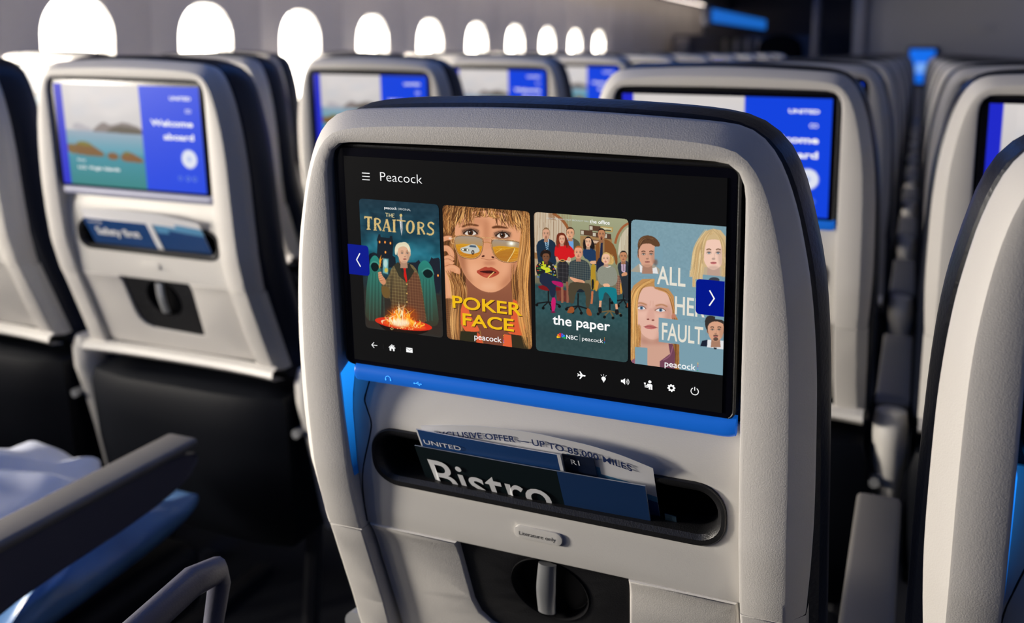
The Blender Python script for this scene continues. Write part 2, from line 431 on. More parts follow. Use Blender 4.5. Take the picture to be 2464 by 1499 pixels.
def poster_castle():
    c = Canvas(240, 368, [(18.1, 30.4), (837.9, 93.4), (886.9, 1467.5), (87.2, 1360.7)])
    c.vgrad([(0, (26, 52, 66)), (.25, (24, 66, 82)), (.38, (34, 104, 122)), (.5, (26, 78, 92)), (.62, (30, 44, 50)), (.85, (38, 38, 36)), (1, (44, 46, 44))])
    c.clouds(46, (5, 9), .2, .55, (.4, 1, 1.1)); c.clouds(24, (11, 22), .1, .6, (.5, 1, 1)); c.clouds(14, (20, 40), 0, 1)
    ink = (20, 30, 40)
    c.poly([(90, 680), (130, 600), (170, 585), (205, 600), (212, 480), (203, 460), (222, 400), (240, 402), (243, 428), (335, 440), (340, 415), (362, 418), (366, 455), (372, 470), (366, 620), (395, 640), (400, 740), (80, 760)], ink)
    c.poly([(520, 690), (600, 690), (635, 662), (650, 690), (740, 690), (765, 636), (780, 650), (835, 640), (850, 660), (865, 930), (840, 1010), (520, 960)], (26, 32, 44))
    for x, y in ((232, 480), (288, 482), (343, 492), (292, 585), (831, 824)): c.ell(x, y, 9, 14, (226, 120, 40)); c.ell(x, y, 5, 8, (255, 190, 90))
    c.poly([(60, 950), (880, 1020), (890, 1470), (70, 1370)], (50, 42, 36), blur=6, a=.9)
    for q in range(10): c.line([(60, 960 + q * 32), (890, 1040 + q * 36)], 3, (34, 30, 28), a=.5)
    # hooded figures
    for pts, op, dx in (([(130, 700), (140, 650), (180, 610), (220, 640), (238, 700), (238, 770), (262, 900), (252, 1060), (245, 1290), (85, 1290), (88, 1100), (98, 940), (120, 800)], [(138, 720), (160, 690), (205, 695), (230, 735), (205, 785), (160, 780)], 0),
                        ([(620, 760), (640, 700), (690, 660), (740, 690), (785, 770), (788, 850), (802, 960), (826, 1150), (846, 1350), (700, 1340), (665, 1100), (648, 900)], [(668, 790), (715, 755), (765, 775), (785, 815), (750, 852), (700, 845)], 0)):
        c.poly(pts, (40, 132, 120), smooth=2, grad=(58, 54, 40))
        x0 = pts[0][0]
        for q in range(9):
            xx = x0 + 5 + q * 15; c.line([(xx + 12, 800 + (x0 > 400) * 60), (xx + 2 + q * 2, 1000), (xx - 6 + q * 4, 1290)], 7, (16, 66, 62) if q % 2 else (70, 160, 145), a=.35, blur=1)
        c.poly(op, (8, 26, 28), smooth=2)
        c.line([(op[0][0] - 4, op[0][1]), (op[1][0], op[1][1] - 12), (op[2][0] + 4, op[2][1] - 8), (op[3][0] + 6, op[3][1])], 9, (120, 190, 170), a=.5, blur=1)
    # standing man in a plaid coat
    c.poly([(350, 745), (425, 690), (560, 700), (630, 790), (668, 960), (700, 1180), (720, 1330), (540, 1320), (340, 1280), (350, 1060), (300, 1060), (252, 1010), (248, 920), (330, 830)], (104, 92, 62), smooth=1, plaid=(9, (150, 132, 84)), grad=(78, 52, 34))
    c.poly([(510, 890), (580, 770), (640, 830), (690, 1160), (715, 1330), (520, 1320)], (100, 56, 40), a=.75, smooth=1, plaid=(8, (150, 100, 70)))
    c.poly([(250, 930), (330, 940), (345, 1040), (290, 1062), (255, 1020)], (110, 84, 44), smooth=2)
    c.line([(360, 820), (352, 1000), (345, 1180)], 14, (40, 34, 26), a=.6, blur=2); c.line([(512, 890), (515, 1100), (510, 1310)], 5, (40, 30, 22), a=.8)
    for y in (915, 1008, 1096): c.ell(512, y, 8, 8, (200, 160, 90))
    c.poly([(378, 720), (420, 684), (470, 770), (510, 895), (430, 830)], (52, 50, 38)); c.poly([(540, 712), (588, 780), (548, 850), (508, 895), (516, 780)], (46, 44, 34))
    c.poly([(425, 690), (548, 705), (512, 890), (450, 770)], (40, 44, 40)); c.poly([(470, 736), (503, 742), (500, 770), (517, 880), (506, 900), (482, 830), (480, 770)], (206, 28, 22))
    c.poly([(425, 600), (520, 620), (515, 705), (470, 735), (430, 690)], (168, 116, 86), smooth=1)
    c.face(482, 598, 62, 100, (222, 172, 140), (228, 216, 186), lip=(160, 92, 80), brow=(150, 120, 90), eye=(60, 60, 60), dx=.12)
    c.poly([(388, 600), (388, 540), (410, 495), (460, 482), (515, 498), (540, 545), (535, 600), (520, 545), (480, 520), (430, 535), (412, 575), (406, 620)], (232, 222, 192), smooth=2)
    for q in range(14): c.line([(395 + q * 9, 560 - q * 1.5), (410 + q * 9, 505), (450 + q * 7, 495)], 3, (200, 184, 146), a=.5)
    # card held up, with a flame
    c.poly([(262, 642), (326, 650), (322, 818), (262, 802)], (60, 96, 104)); c.poly([(268, 650), (320, 658), (316, 808), (268, 795)], (104, 168, 172)); c.ell(293, 700, 20, 44, (180, 214, 210), blur=1); c.ell(300, 770, 18, 24, (208, 186, 80), blur=1)
    for q in ((245, 740, 240, 610, 16), (252, 700, 262, 640, 10), (238, 760, 232, 690, 10)): c.line([(q[0], q[1]), (q[0] - 12, (q[1] + q[3]) / 2), (q[2] + 10, q[3])], q[4], (236, 150, 40), taper=True)
    c.poly([(214, 810), (240, 772), (262, 830), (292, 860), (300, 905), (268, 925), (228, 885)], (206, 142, 104), smooth=2)
    for q in range(4): c.line([(216 + q * 6, 800 + q * 22), (250 + q * 6, 792 + q * 22)], 14, (222, 158, 118)); c.line([(218 + q * 6, 810 + q * 22), (252 + q * 6, 803 + q * 22)], 3, (130, 80, 56))
    # fire bowl
    c.poly([(185, 1275), (330, 1255), (620, 1300), (770, 1360), (700, 1420), (480, 1450), (280, 1390)], (28, 16, 12), smooth=2)
    c.ell(478, 1322, 296, 58, (216, 46, 24), rot=8); c.ell(480, 1332, 230, 34, (236, 84, 30), rot=8, blur=2)
    c.ell(460, 1250, 170, 110, (200, 70, 10), a=.55, blur=8)
    for q in range(70):
        x = 470 + rng.normal() * 95; h = (1 - min(1, abs(x - 450) / 240)) * (110 + rng.random() * 120) + 20
        y = 1345 + (x - 470) * .12; k = rng.random()
        cc = ((255, 150, 30), (255, 200, 70), (255, 240, 190), (255, 110, 20))[rng.integers(4)]
        c.line([(x, y), (x + rng.normal() * 22, y - h * .4), (x + rng.normal() * 26, y - h * .7), (x + rng.normal() * 34 - 12, y - h)], 8 + 16 * k, cc, taper=True, a=.8)
    c.ell(450, 1310, 90, 40, (255, 250, 220), blur=4, a=.8)
    for q in range(26): c.ell(330 + rng.random() * 320, 1330 + rng.random() * 50, 6, 5, (255, 220, 130), a=.8)
    # dagger through the title
    c.poly([(440, 192), (460, 192), (466, 212), (458, 222), (442, 222), (436, 210)], (206, 184, 120)); c.poly([(441, 222), (460, 222), (464, 256), (440, 256)], (170, 168, 160))
    c.poly([(436, 256), (468, 258), (470, 350), (459, 420), (446, 345)], (214, 216, 216)); c.poly([(453, 258), (468, 258), (470, 350), (459, 420)], (140, 146, 150))
    # serif title letters
    gold = (214, 184, 120); g2 = (150, 118, 66)
    def lt(strokes):
        for (x, y, x2, y2, wd) in strokes: c.line([(x, y), (x2, y2)], wd, gold, smooth=0)
    def ser(x, y, wd): c.poly([(x - wd, y - 5), (x + wd, y - 4), (x + wd, y + 5), (x - wd, y + 4)], gold)
    lt([(75, 222, 155, 229, 17), (118, 225, 119, 348, 24)]); ser(119, 350, 20); ser(80, 236, 6); ser(150, 243, 6)
    lt([(186, 236, 187, 356, 22)]); ser(187, 358, 18); c.line([(186, 238), (226, 244), (240, 268), (226, 292), (192, 296)], 15, gold); lt([(212, 296, 246, 362, 19)])
    lt([(305, 246, 271, 362, 11), (304, 246, 335, 368, 22), (282, 326, 326, 330, 9)]); ser(272, 365, 14); ser(337, 371, 17)
    lt([(381, 256, 382, 372, 22)]); ser(382, 376, 19); ser(381, 254, 19)
    lt([(408, 256, 498, 266, 13)])
    c.ell(547, 326, 45, 68, gold, rot=3); c.ell(547, 326, 21, 55, (26, 66, 82), rot=3)
    lt([(630, 276, 632, 396, 22)]); ser(632, 399, 18); c.line([(630, 278), (672, 284), (686, 308), (672, 332), (636, 336)], 15, gold); lt([(658, 336, 694, 402, 19)])
    c.line([(788, 300), (770, 280), (738, 284), (728, 312), (754, 338), (784, 358), (782, 394), (750, 408), (716, 392)], 18, gold)
    for q in range(140):
        x = 75 + rng.random() * 720; y = 225 + (x - 75) * .085 + rng.random() * 135
        P = c.T([(x, y)])[0].astype(int)
        if 0 < P[0] < c.W - 3 and 0 < P[1] < c.H - 5:
            R = c.img[P[1]:P[1] + 5, P[0]:P[0] + 3]; k = (R[..., 0] > 180)[..., None]; c.img[P[1]:P[1] + 5, P[0]:P[0] + 3] = np.where(k, R * .72, R)
    wt = (224, 204, 150)
    for a_ in ((292, 182, 322, 186, 6), (307, 184, 307, 220, 8), (330, 186, 330, 222, 7), (352, 188, 352, 226, 7), (330, 204, 352, 207, 5), (364, 190, 364, 227, 7), (364, 191, 385, 193, 5), (364, 208, 380, 210, 5), (364, 226, 386, 229, 5)):
        c.line([(a_[0], a_[1]), (a_[2], a_[3])], a_[4], wt, smooth=0)
    return c

def poster_glasses():
    c = Canvas(244, 368, [(20.6, 50.8), (872, 116.3), (894.7, 1464.2), (66, 1353.5)], base=(84, 52, 30))
    H1, H2, H3 = (190, 130, 72), (120, 74, 38), (222, 168, 104)
    c.hair([(420, 40), (120, 300), (60, 800), (90, 1420)], (330, 60), 160, [H2, H1, (70, 42, 22)], 16)
    c.poly([(250, 760), (700, 760), (720, 1000), (760, 1440), (330, 1400), (240, 1000)], (150, 92, 66), grad=(118, 66, 48))
    c.poly([(150, 160), (460, 90), (770, 180), (800, 420), (750, 640), (690, 800), (570, 895), (470, 908), (370, 875), (255, 770), (190, 640), (140, 420)], (226, 160, 120), smooth=3)
    c.poly([(150, 420), (230, 420), (260, 700), (330, 830), (250, 770), (180, 620)], (150, 90, 60), a=.7, blur=7, smooth=1)
    c.poly([(700, 600), (770, 430), (750, 680), (660, 840), (560, 880), (640, 760)], (166, 100, 68), a=.7, blur=8, smooth=1)
    c.ell(330, 690, 70, 70, (240, 178, 140), a=.6, blur=9); c.ell(640, 680, 50, 80, (236, 172, 134), a=.5, blur=9); c.ell(470, 845, 80, 34, (244, 188, 150), a=.6, blur=7)
    c.ell(480, 620, 60, 22, (180, 112, 82), a=.6, blur=4); c.poly([(425, 230), (500, 230), (520, 520), (420, 520)], (214, 146, 106), a=.6, blur=6)
    c.ell(445, 300, 26, 120, (160, 98, 66), a=.4, blur=6); c.ell(310, 215, 140, 60, (190, 124, 88), a=.5, blur=8)
    # brows, eyes above the glasses
    c.poly([(205, 262), (270, 228), (378, 248), (372, 264), (280, 250), (215, 276)], (96, 54, 30), smooth=1, blur=1)
    c.poly([(500, 266), (560, 250), (660, 272), (655, 286), (560, 278), (505, 284)], (96, 54, 30), smooth=1, blur=1)
    for ex, ey in ((295, 322), (606, 346)):
        c.ell(ex, ey, 84, 42, (96, 66, 52), a=.8, blur=4)
        c.poly([(ex - 62, ey + 12), (ex - 20, ey - 24), (ex + 30, ey - 22), (ex + 64, ey + 16), (ex + 10, ey + 30), (ex - 30, ey + 26)], (226, 214, 202), smooth=2)
        c.ell(ex, ey + 2, 27, 27, (74, 42, 24)); c.ell(ex, ey + 2, 11, 11, (10, 8, 8)); c.ell(ex - 8, ey - 8, 5, 5, (250, 250, 250))
        c.line([(ex - 70, ey + 12), (ex - 22, ey - 28), (ex + 32, ey - 26), (ex + 70, ey + 16)], 9, (24, 14, 10))
        for q in range(15): xx = ex - 68 + q * 9.6; c.line([(xx, ey - 12 + abs(q - 7) * 2.4), (xx + (q - 7) * 2.4, ey - 46 + abs(q - 7) * 2.8)], 3.2, (22, 14, 12), smooth=0)
    # nose and mouth
    c.poly([(445, 480), (500, 480), (545, 545), (530, 580), (470, 590), (400, 570), (395, 545)], (222, 156, 118), smooth=2, blur=2)
    c.ell(418, 552, 15, 9, (74, 34, 24), rot=-20); c.ell(512, 562, 15, 9, (74, 34, 24), rot=15); c.line([(396, 570), (440, 582), (470, 590), (520, 582), (548, 572)], 5, (150, 86, 60), a=.7)
    c.poly([(343, 700), (400, 672), (440, 652), (468, 664), (500, 655), (545, 680), (586, 716), (520, 755), (460, 766), (400, 745)], (176, 70, 50), smooth=1)
    c.poly([(372, 700), (430, 692), (500, 690), (556, 712), (500, 722), (430, 716)], (70, 20, 16), smooth=1); c.ell(462, 742, 50, 12, (214, 110, 84), a=.6, blur=2)
    c.line([(526, 704), (490, 736), (462, 765)], 8, (244, 208, 130))
    # glasses
    for L, side in (([(136, 400), (150, 352), (300, 350), (408, 372), (420, 410), (408, 500), (372, 566), (290, 582), (186, 552), (146, 480)], 0), ([(496, 392), (560, 386), (720, 402), (792, 425), (798, 480), (772, 590), (700, 616), (600, 606), (530, 556), (500, 470)], 1)):
        c.poly(L, (160, 146, 134), smooth=2, grad=(206, 134, 34))
        xs = [p[0] for p in L]; x0, x1 = min(xs) + 10, max(xs) - 8
        yb = 440 if side == 0 else 462
        c.poly([(x0, yb - 14), (x1, yb + 6), (x1 - 4, yb + 50), (x1 - 34, yb + 118), (x0 + 60, yb + 110), (x0 + 14, yb + 40)], (216, 156, 30), smooth=1, grad=(200, 118, 26), a=.95)
        for q in range(16): yy = yb + 4 + q * 7; c.line([(x0 + 20 + q * 2, yy), (x1 - 12 - q * 2, yy + 10 + rng.random() * 6)], 3, (240, 196, 80) if q % 2 else (150, 90, 20), a=.5)
        if side == 0:
            c.poly([(196, 470), (250, 458), (300, 434), (352, 440), (372, 470), (388, 500), (360, 520), (300, 535), (230, 520), (200, 500)], (196, 196, 186), smooth=2)
            c.poly([(204, 476), (280, 478), (282, 506), (208, 500)], (90, 80, 60), smooth=1); c.ell(318, 515, 15, 22, (60, 50, 40)); c.ell(318, 515, 7, 11, (170, 160, 150))
            c.poly([(288, 444), (346, 448), (352, 468), (284, 462)], (70, 90, 110)); c.ell(222, 488, 9, 9, (250, 250, 230)); c.ell(266, 492, 9, 9, (250, 250, 230))
        else:
            c.ell(692, 428, 36, 22, (255, 252, 226), blur=4, a=.95); c.ell(692, 428, 15, 14, (255, 255, 250), blur=1)
            c.poly([(720, 470), (730, 482), (672, 612), (560, 590), (520, 520)], (170, 110, 40), a=.7, smooth=1); c.line([(724, 476), (715, 510), (650, 612)], 6, (250, 224, 150)); c.line([(600, 478), (540, 520)], 4, (250, 220, 130), a=.7)
        c.line(list(L) + [L[0], L[1]], 11, (110, 66, 36)); c.line([(p[0] - 1.5, p[1] - 2) for p in list(L) + [L[0]]], 4, (236, 186, 130))
    c.line([(400, 366), (440, 376), (500, 372), (530, 368)], 9, (190, 130, 80)); c.line([(424, 420), (460, 414), (496, 428)], 9, (190, 130, 80)); c.line([(400, 366), (440, 376), (500, 372)], 3, (250, 210, 160))
    c.line([(140, 372), (108, 384), (106, 424), (134, 432)], 8, (214, 164, 110)); c.line([(796, 440), (828, 446), (826, 480), (806, 494)], 9, (214, 164, 110))
    # hand at the left
    for pts, rad in (([(15, 395), (70, 372), (112, 378)], 44), ([(20, 480), (70, 470), (112, 520), (110, 575)], 56), ([(20, 590), (90, 560), (120, 600)], 50), ([(10, 640), (70, 600), (120, 640)], 62), ([(20, 700), (110, 660), (170, 690), (160, 720)], 66), ([(50, 700), (70, 800), (90, 960)], 96)):
        c.line(pts, rad + 6, (120, 66, 42)); c.line(pts, rad, (222, 154, 112)); c.line([(p[0], p[1] - rad * .18) for p in pts], rad * .3, (240, 180, 140), a=.5, blur=2)
    c.ell(98, 378, 16, 11, (236, 196, 170), rot=5)
    # hair over the brow and down both sides
    for q in range(230):
        x = 20 + rng.random() * 830; k = (x - 440) / 420
        top = 50 + x * .07; ln = 150 + 120 * abs(k) + rng.random() * 60
        cc = np.array((H1, H2, H3, (84, 50, 26))[rng.integers(4)], float) * (.8 + .4 * rng.random())
        c.line([(x, top), (x + 30 * k + rng.normal() * 20, top + ln * .4), (x + 90 * k + rng.normal() * 34, top + ln * (.8 - .35 * (abs(k) < .25)))], 7 + 6 * rng.random(), np.clip(cc, 0, 255), taper=True, a=.85)
    c.hair([(850, 120), (840, 400), (800, 700), (800, 1000), (850, 1440)], (50, 10), 90, [H1, H3, H2, (214, 150, 80)], 10, 40)
    c.hair([(730, 640), (720, 800), (740, 1000), (760, 1300)], (30, 10), 30, [H2, H1, (80, 48, 26)], 8, 30)
    c.hair([(60, 150), (40, 240), (70, 330)], (50, 20), 40, [H1, H2, H3], 9, 36)
    c.hair([(120, 720), (190, 860), (170, 1100), (120, 1400)], (70, 20), 80, [H1, H3, H2, (96, 56, 28)], 9, 40)
    # coat
    c.poly([(60, 960), (200, 980), (200, 1300), (330, 1400), (60, 1360)], (96, 62, 40), a=.65); 
    for q in range(18): c.line([(62, 980 + q * 20), (130, 960 + q * 22)], 4, (150, 104, 66), a=.5)
    c.poly([(200, 1010), (262, 1020), (300, 1150), (385, 1260), (370, 1290), (200, 1275)], (226, 98, 56), smooth=1); c.poly([(700, 960), (760, 1000), (850, 1330), (620, 1300), (690, 1180)], (220, 92, 52), smooth=1)
    c.poly([(200, 1280), (370, 1290), (400, 1395), (190, 1370)], (48, 44, 26)); c.poly([(620, 1310), (690, 1320), (700, 1460), (606, 1440)], (224, 96, 56)); c.poly([(690, 1310), (850, 1340), (860, 1460), (700, 1450)], (52, 44, 28))
    c.poly([(360, 1290), (400, 1330), (420, 1400), (350, 1392)], (210, 86, 50)); c.line([(385, 1270), (398, 1330), (420, 1400)], 5, (170, 130, 60))
    c.hair([(800, 900), (790, 1150), (860, 1440)], (40, 10), 40, [H1, H3, (214, 150, 80)], 8, 30, a=.6)
    c.hair([(150, 1000), (130, 1200), (150, 1400)], (40, 10), 30, [H1, H3], 8, 30, a=.6)
    return c

def poster_office():
    c = Canvas(252, 376, [(19.7, 37.3), (917.9, 106.4), (913.1, 1468.4), (40.8, 1351.9)])
    c.vgrad([(0, (160, 162, 128)), (.3, (140, 144, 112)), (.5, (110, 104, 84)), (.52, (44, 74, 78)), (.75, (48, 82, 86)), (.85, (44, 66, 68)), (1, (52, 76, 78))])
    c.poly([(18, 36), (205, 50), (300, 130), (372, 260), (372, 520), (24, 470)], (206, 190, 166))
    for q in range(24): x = 26 + q * 15; c.line([(x, 40), (x + 4, 480)], 4, (150, 112, 78) if q % 3 else (120, 80, 50), a=.8, smooth=0)
    c.line([(200, 50), (290, 110), (350, 200), (372, 300)], 26, (150, 92, 52)); c.poly([(160, 50), (215, 56), (230, 120), (160, 110)], (136, 88, 54), a=.5)
    c.line([(930, 140), (860, 180), (810, 260), (790, 340)], 22, (160, 92, 54)); c.poly([(930, 170), (870, 220), (830, 300), (812, 480), (920, 490)], (206, 196, 172), smooth=1)
    for q in range(6): c.line([(850 + q * 13, 200), (850 + q * 13, 480)], 3, (150, 120, 84), smooth=0)
    c.poly([(460, 262), (760, 290), (760, 420), (460, 380)], (160, 124, 80))
    for b_ in ((462, 208, 575, 258), (545, 166, 650, 214), (575, 230, 660, 276), (680, 240, 752, 290), (560, 300, 650, 346)):
        c.poly([(b_[0], b_[1]), (b_[2], b_[1] + 10), (b_[2], b_[3] + 10), (b_[0], b_[3])], (88, 60, 44)); c.poly([(b_[0] + 4, b_[1] + 8), (b_[0] + 32, b_[1] + 10), (b_[0] + 32, b_[3] - 4), (b_[0] + 4, b_[3] - 6)], (196, 188, 170))
    c.poly([(652, 174), (770, 186), (766, 232), (652, 222)], (180, 150, 90)); c.poly([(664, 186), (758, 196), (755, 222), (664, 212)], (206, 200, 160)); c.poly([(684, 206), (750, 210), (750, 222), (684, 216)], (60, 60, 50))
    c.poly([(580, 310), (640, 314), (640, 340), (580, 336)], (206, 176, 150)); c.poly([(22, 420), (60, 430), (60, 500), (24, 490)], (150, 110, 70)); c.poly([(26, 480), (66, 486), (60, 640), (30, 640)], (178, 156, 124))
    c.poly([(230, 760), (400, 800), (400, 900), (240, 880)], (120, 44, 34), a=.8)
    c.clouds(12, (40, 60), .52, 1)
    def body(pts, col, **k): c.poly(pts, col, smooth=1, **k)
    # back row
    body([(45, 330), (110, 290), (180, 296), (232, 340), (240, 460), (225, 560), (70, 560), (50, 440)], (26, 46, 66)); c.poly([(118, 290), (165, 296), (160, 410), (140, 400)], (170, 196, 214)); c.poly([(134, 306), (150, 306), (166, 400), (150, 412), (134, 380)], (40, 80, 110))
    for q in range(5): c.line([(134, 326 + q * 18), (156, 312 + q * 18)], 5, (160, 190, 210), smooth=0)
    c.face(137, 248, 33, 52, (214, 160, 130), (130, 98, 66), beard=(150, 110, 80))
    body([(330, 330), (380, 280), (440, 310), (462, 350), (450, 440), (360, 440)], (84, 84, 66)); c.poly([(340, 290), (395, 300), (398, 400), (340, 350)], (110, 160, 214)); c.face(366, 242, 36, 50, (226, 166, 128), (70, 44, 28), dx=-.1)
    c.poly([(238, 250), (270, 236), (310, 238), (335, 290), (356, 370), (340, 394), (240, 384), (236, 320)], (110, 44, 26), smooth=2)
    body([(225, 350), (270, 340), (310, 360), (352, 350), (395, 390), (416, 460), (372, 480), (348, 460), (345, 500), (250, 500), (245, 460), (212, 460)], (208, 24, 30)); c.face(287, 298, 28, 44, (230, 172, 140), (120, 50, 30), lip=(190, 40, 40))
    c.hair([(252, 270), (246, 330), (256, 380)], (12, 4), 14, [(130, 54, 30), (90, 34, 20)], 6); c.hair([(325, 280), (340, 330), (345, 385)], (12, 4), 14, [(130, 54, 30), (90, 34, 20)], 6)
    body([(222, 460), (250, 470), (262, 500), (240, 520)], (214, 158, 126)); body([(340, 470), (374, 480), (360, 510), (335, 500)], (214, 158, 126))
    body([(245, 505), (350, 505), (352, 640), (340, 720), (250, 700), (242, 600)], (40, 38, 42), plaid=(11, (80, 78, 80))); c.ell(292, 500, 26, 12, (190, 150, 80)); c.ell(292, 500, 16, 6, (30, 24, 24))
    c.poly([(484, 400), (490, 320), (520, 268), (560, 278), (590, 340), (594, 400)], (22, 18, 20), smooth=2)
    body([(480, 400), (530, 380), (590, 390), (622, 440), (628, 540), (560, 545), (545, 500), (490, 470)], (30, 56, 92)); c.face(535, 326, 30, 46, (232, 182, 148), (22, 18, 20), lip=(180, 60, 60)); body([(545, 505), (620, 500), (625, 530), (560, 536)], (222, 170, 134))
    c.hair([(500, 300), (496, 350), (500, 400)], (10, 4), 12, [(22, 18, 20), (40, 30, 28)], 7); c.hair([(570, 300), (584, 350), (586, 400)], (10, 4), 12, [(22, 18, 20), (40, 30, 28)], 7)
    body([(560, 530), (608, 536), (602, 640), (625, 760), (570, 790), (560, 700)], (176, 140, 40)); c.line([(575, 790), (572, 860), (566, 910)], 20, (190, 110, 70))
    body([(600, 350), (660, 296), (720, 300), (790, 360), (818, 500), (800, 560), (770, 430), (770, 520), (660, 520), (610, 560), (608, 440)], (130, 80, 40)); c.poly([(640, 310), (688, 300), (690, 520), (645, 520)], (150, 116, 76)); c.poly([(655, 332), (674, 332), (672, 470), (642, 520), (645, 440)], (30, 38, 66))
    body([(615, 480), (700, 460), (700, 620), (610, 640)], (28, 34, 58)); c.face(661, 254, 33, 52, (190, 130, 92), (26, 22, 20), beard=(40, 28, 22))
    # chairs
    ch = (22, 24, 26)
    for cx, cy in ((160, 900), (440, 940), (740, 985), (870, 880)):
        c.line([(cx, cy - 130), (cx, cy)], 14, ch); 
        for ax, ay in ((-110, 6), (-50, 36), (30, 44), (104, 20)): c.line([(cx, cy - 10), (cx + ax, cy + ay)], 13, ch if cx != 740 else (110, 92, 60), smooth=0); c.ell(cx + ax, cy + ay + 14, 14, 14, (14, 14, 14))
    body([(60, 730), (250, 745), (300, 780), (160, 790), (70, 770)], (120, 22, 26)); body([(340, 740), (540, 740), (520, 800), (380, 800)], (26, 34, 44))
    body([(600, 690), (640, 690), (620, 790), (600, 790)], (206, 146, 60)); body([(800, 640), (834, 640), (862, 720), (850, 820), (800, 830)], (150, 110, 90), plaid=(6, (90, 60, 50))); body([(835, 712), (862, 716), (856, 820), (836, 810)], (206, 146, 60)); body([(565, 675), (592, 680), (586, 780), (568, 770)], (24, 28, 32))
    # front row
    c.line([(285, 700), (292, 820), (290, 900)], 22, (150, 96, 72)); c.line([(335, 700), (342, 820), (340, 900)], 22, (140, 90, 70))
    body([(45, 540), (90, 506), (160, 500), (220, 540), (242, 640), (232, 680), (60, 650), (40, 590)], (30, 32, 36), tex=.5)
    for q in range(46): c.ell(50 + rng.random() * 180, 520 + rng.random() * 140, 5 + rng.random() * 7, 6, ((220, 220, 220), (200, 60, 40), (90, 160, 60), (60, 120, 190), (220, 200, 40))[rng.integers(5)], a=.85)
    c.poly([(100, 508), (140, 506), (135, 560), (110, 560)], (200, 210, 40)); c.line([(90, 560), (130, 580), (160, 575), (170, 600), (130, 604)], 26, (206, 214, 44))
    for q in range(26): a_ = rng.random() * 6.28; c.ell(134 + 38 * math.cos(a_), 446 + 34 * math.sin(a_), 14, 16, (30, 22, 20))
    c.face(136, 470, 33, 44, (120, 78, 54), (30, 22, 20)); c.line([(118, 410), (124, 396), (134, 410)], 8, (60, 40, 34))
    body([(70, 640), (120, 610), (200, 640), (300, 700), (290, 740), (230, 720), (225, 850), (180, 850), (165, 760), (80, 720)], (30, 40, 62)); body([(190, 690), (235, 694), (300, 710), (298, 758), (240, 740), (192, 712)], (176, 24, 96)); body([(186, 850), (232, 850), (222, 980), (188, 990)], (196, 28, 104)); c.ell(204, 988, 22, 8, (120, 12, 60))
    body([(350, 520), (400, 494), (450, 484), (510, 500), (552, 540), (560, 680), (520, 690), (500, 640), (500, 720), (400, 720), (385, 660), (350, 670)], (52, 62, 66), plaid=(6, (96, 104, 98)), tex=.2)
    c.face(443, 425, 38, 56, (226, 160, 126), (176, 100, 50)); body([(348, 560), (380, 560), (380, 640), (440, 680), (430, 712), (360, 660)], (50, 62, 68), plaid=(6, (96, 104, 98))); body([(530, 560), (560, 580), (560, 660), (480, 712), (460, 690)], (50, 62, 68), plaid=(6, (96, 104, 98)))
    body([(358, 650), (420, 670), (500, 690), (505, 715), (460, 728), (420, 716), (365, 672)], (222, 160, 124)); 
    for q in range(5): c.line([(430 + q * 11, 690), (436 + q * 11, 722)], 3, (150, 92, 66), a=.8)
    body([(352, 720), (400, 700), (500, 712), (556, 720), (562, 800), (548, 950), (512, 950), (512, 800), (460, 760), (420, 800), (398, 910), (362, 905), (345, 800)], (74, 66, 50))
    body([(362, 935), (402, 940), (404, 990), (370, 1000), (334, 994), (340, 978)], (150, 80, 40)); body([(518, 950), (552, 956), (574, 1016), (556, 1028), (520, 1010)], (150, 80, 40))
    body([(622, 580), (680, 540), (750, 545), (800, 580), (818, 690), (780, 740), (700, 750), (640, 720), (620, 660)], (140, 142, 128), tex=.12); c.line([(686, 552), (718, 566), (748, 552)], 8, (230, 226, 214))
    c.poly([(660, 470), (680, 430), (720, 420), (756, 450), (778, 500), (764, 545), (660, 520)], (206, 170, 104), smooth=2); c.face(704, 482, 36, 52, (236, 186, 156), (206, 170, 104), dx=-.1, lip=(180, 80, 80)); c.hair([(745, 440), (764, 490), (756, 535)], (14, 6), 16, [(216, 180, 110), (170, 130, 70)], 6)
    body([(672, 720), (730, 716), (745, 745), (715, 765), (680, 745)], (232, 176, 140)); c.poly([(632, 760), (700, 745), (800, 760), (806, 800), (808, 910), (784, 915), (730, 820), (690, 790), (672, 880), (640, 880), (632, 820)], (20, 120, 132), smooth=1)
    c.line([(652, 880), (648, 940)], 22, (222, 160, 124), smooth=0); c.line([(800, 910), (806, 960)], 22, (222, 160, 124), smooth=0); body([(626, 940), (662, 940), (664, 1000), (634, 1000)], (24, 22, 24)); body([(786, 960), (824, 965), (826, 1010), (792, 1015)], (24, 22, 24))
    body([(808, 540), (850, 506), (900, 500), (918, 520), (916, 760), (860, 740), (830, 640)], (46, 54, 62)); c.poly([(846, 506), (890, 505), (885, 620), (850, 600)], (206, 176, 200)); c.poly([(862, 520), (876, 520), (880, 600), (862, 600)], (150, 130, 140)); c.face(868, 462, 34, 48, (196, 136, 98), (34, 28, 26)); body([(850, 620), (900, 605), (908, 640), (852, 655)], (206, 146, 108)); body([(846, 650), (918, 640), (916, 900), (880, 860), (850, 760)], (40, 46, 52)); body([(900, 900), (914, 900), (914, 945), (900, 940)], (140, 70, 40))
    c.poly([(30, 990), (916, 1090), (914, 1480), (40, 1360)], (46, 70, 72), a=.5, blur=8)
    return c

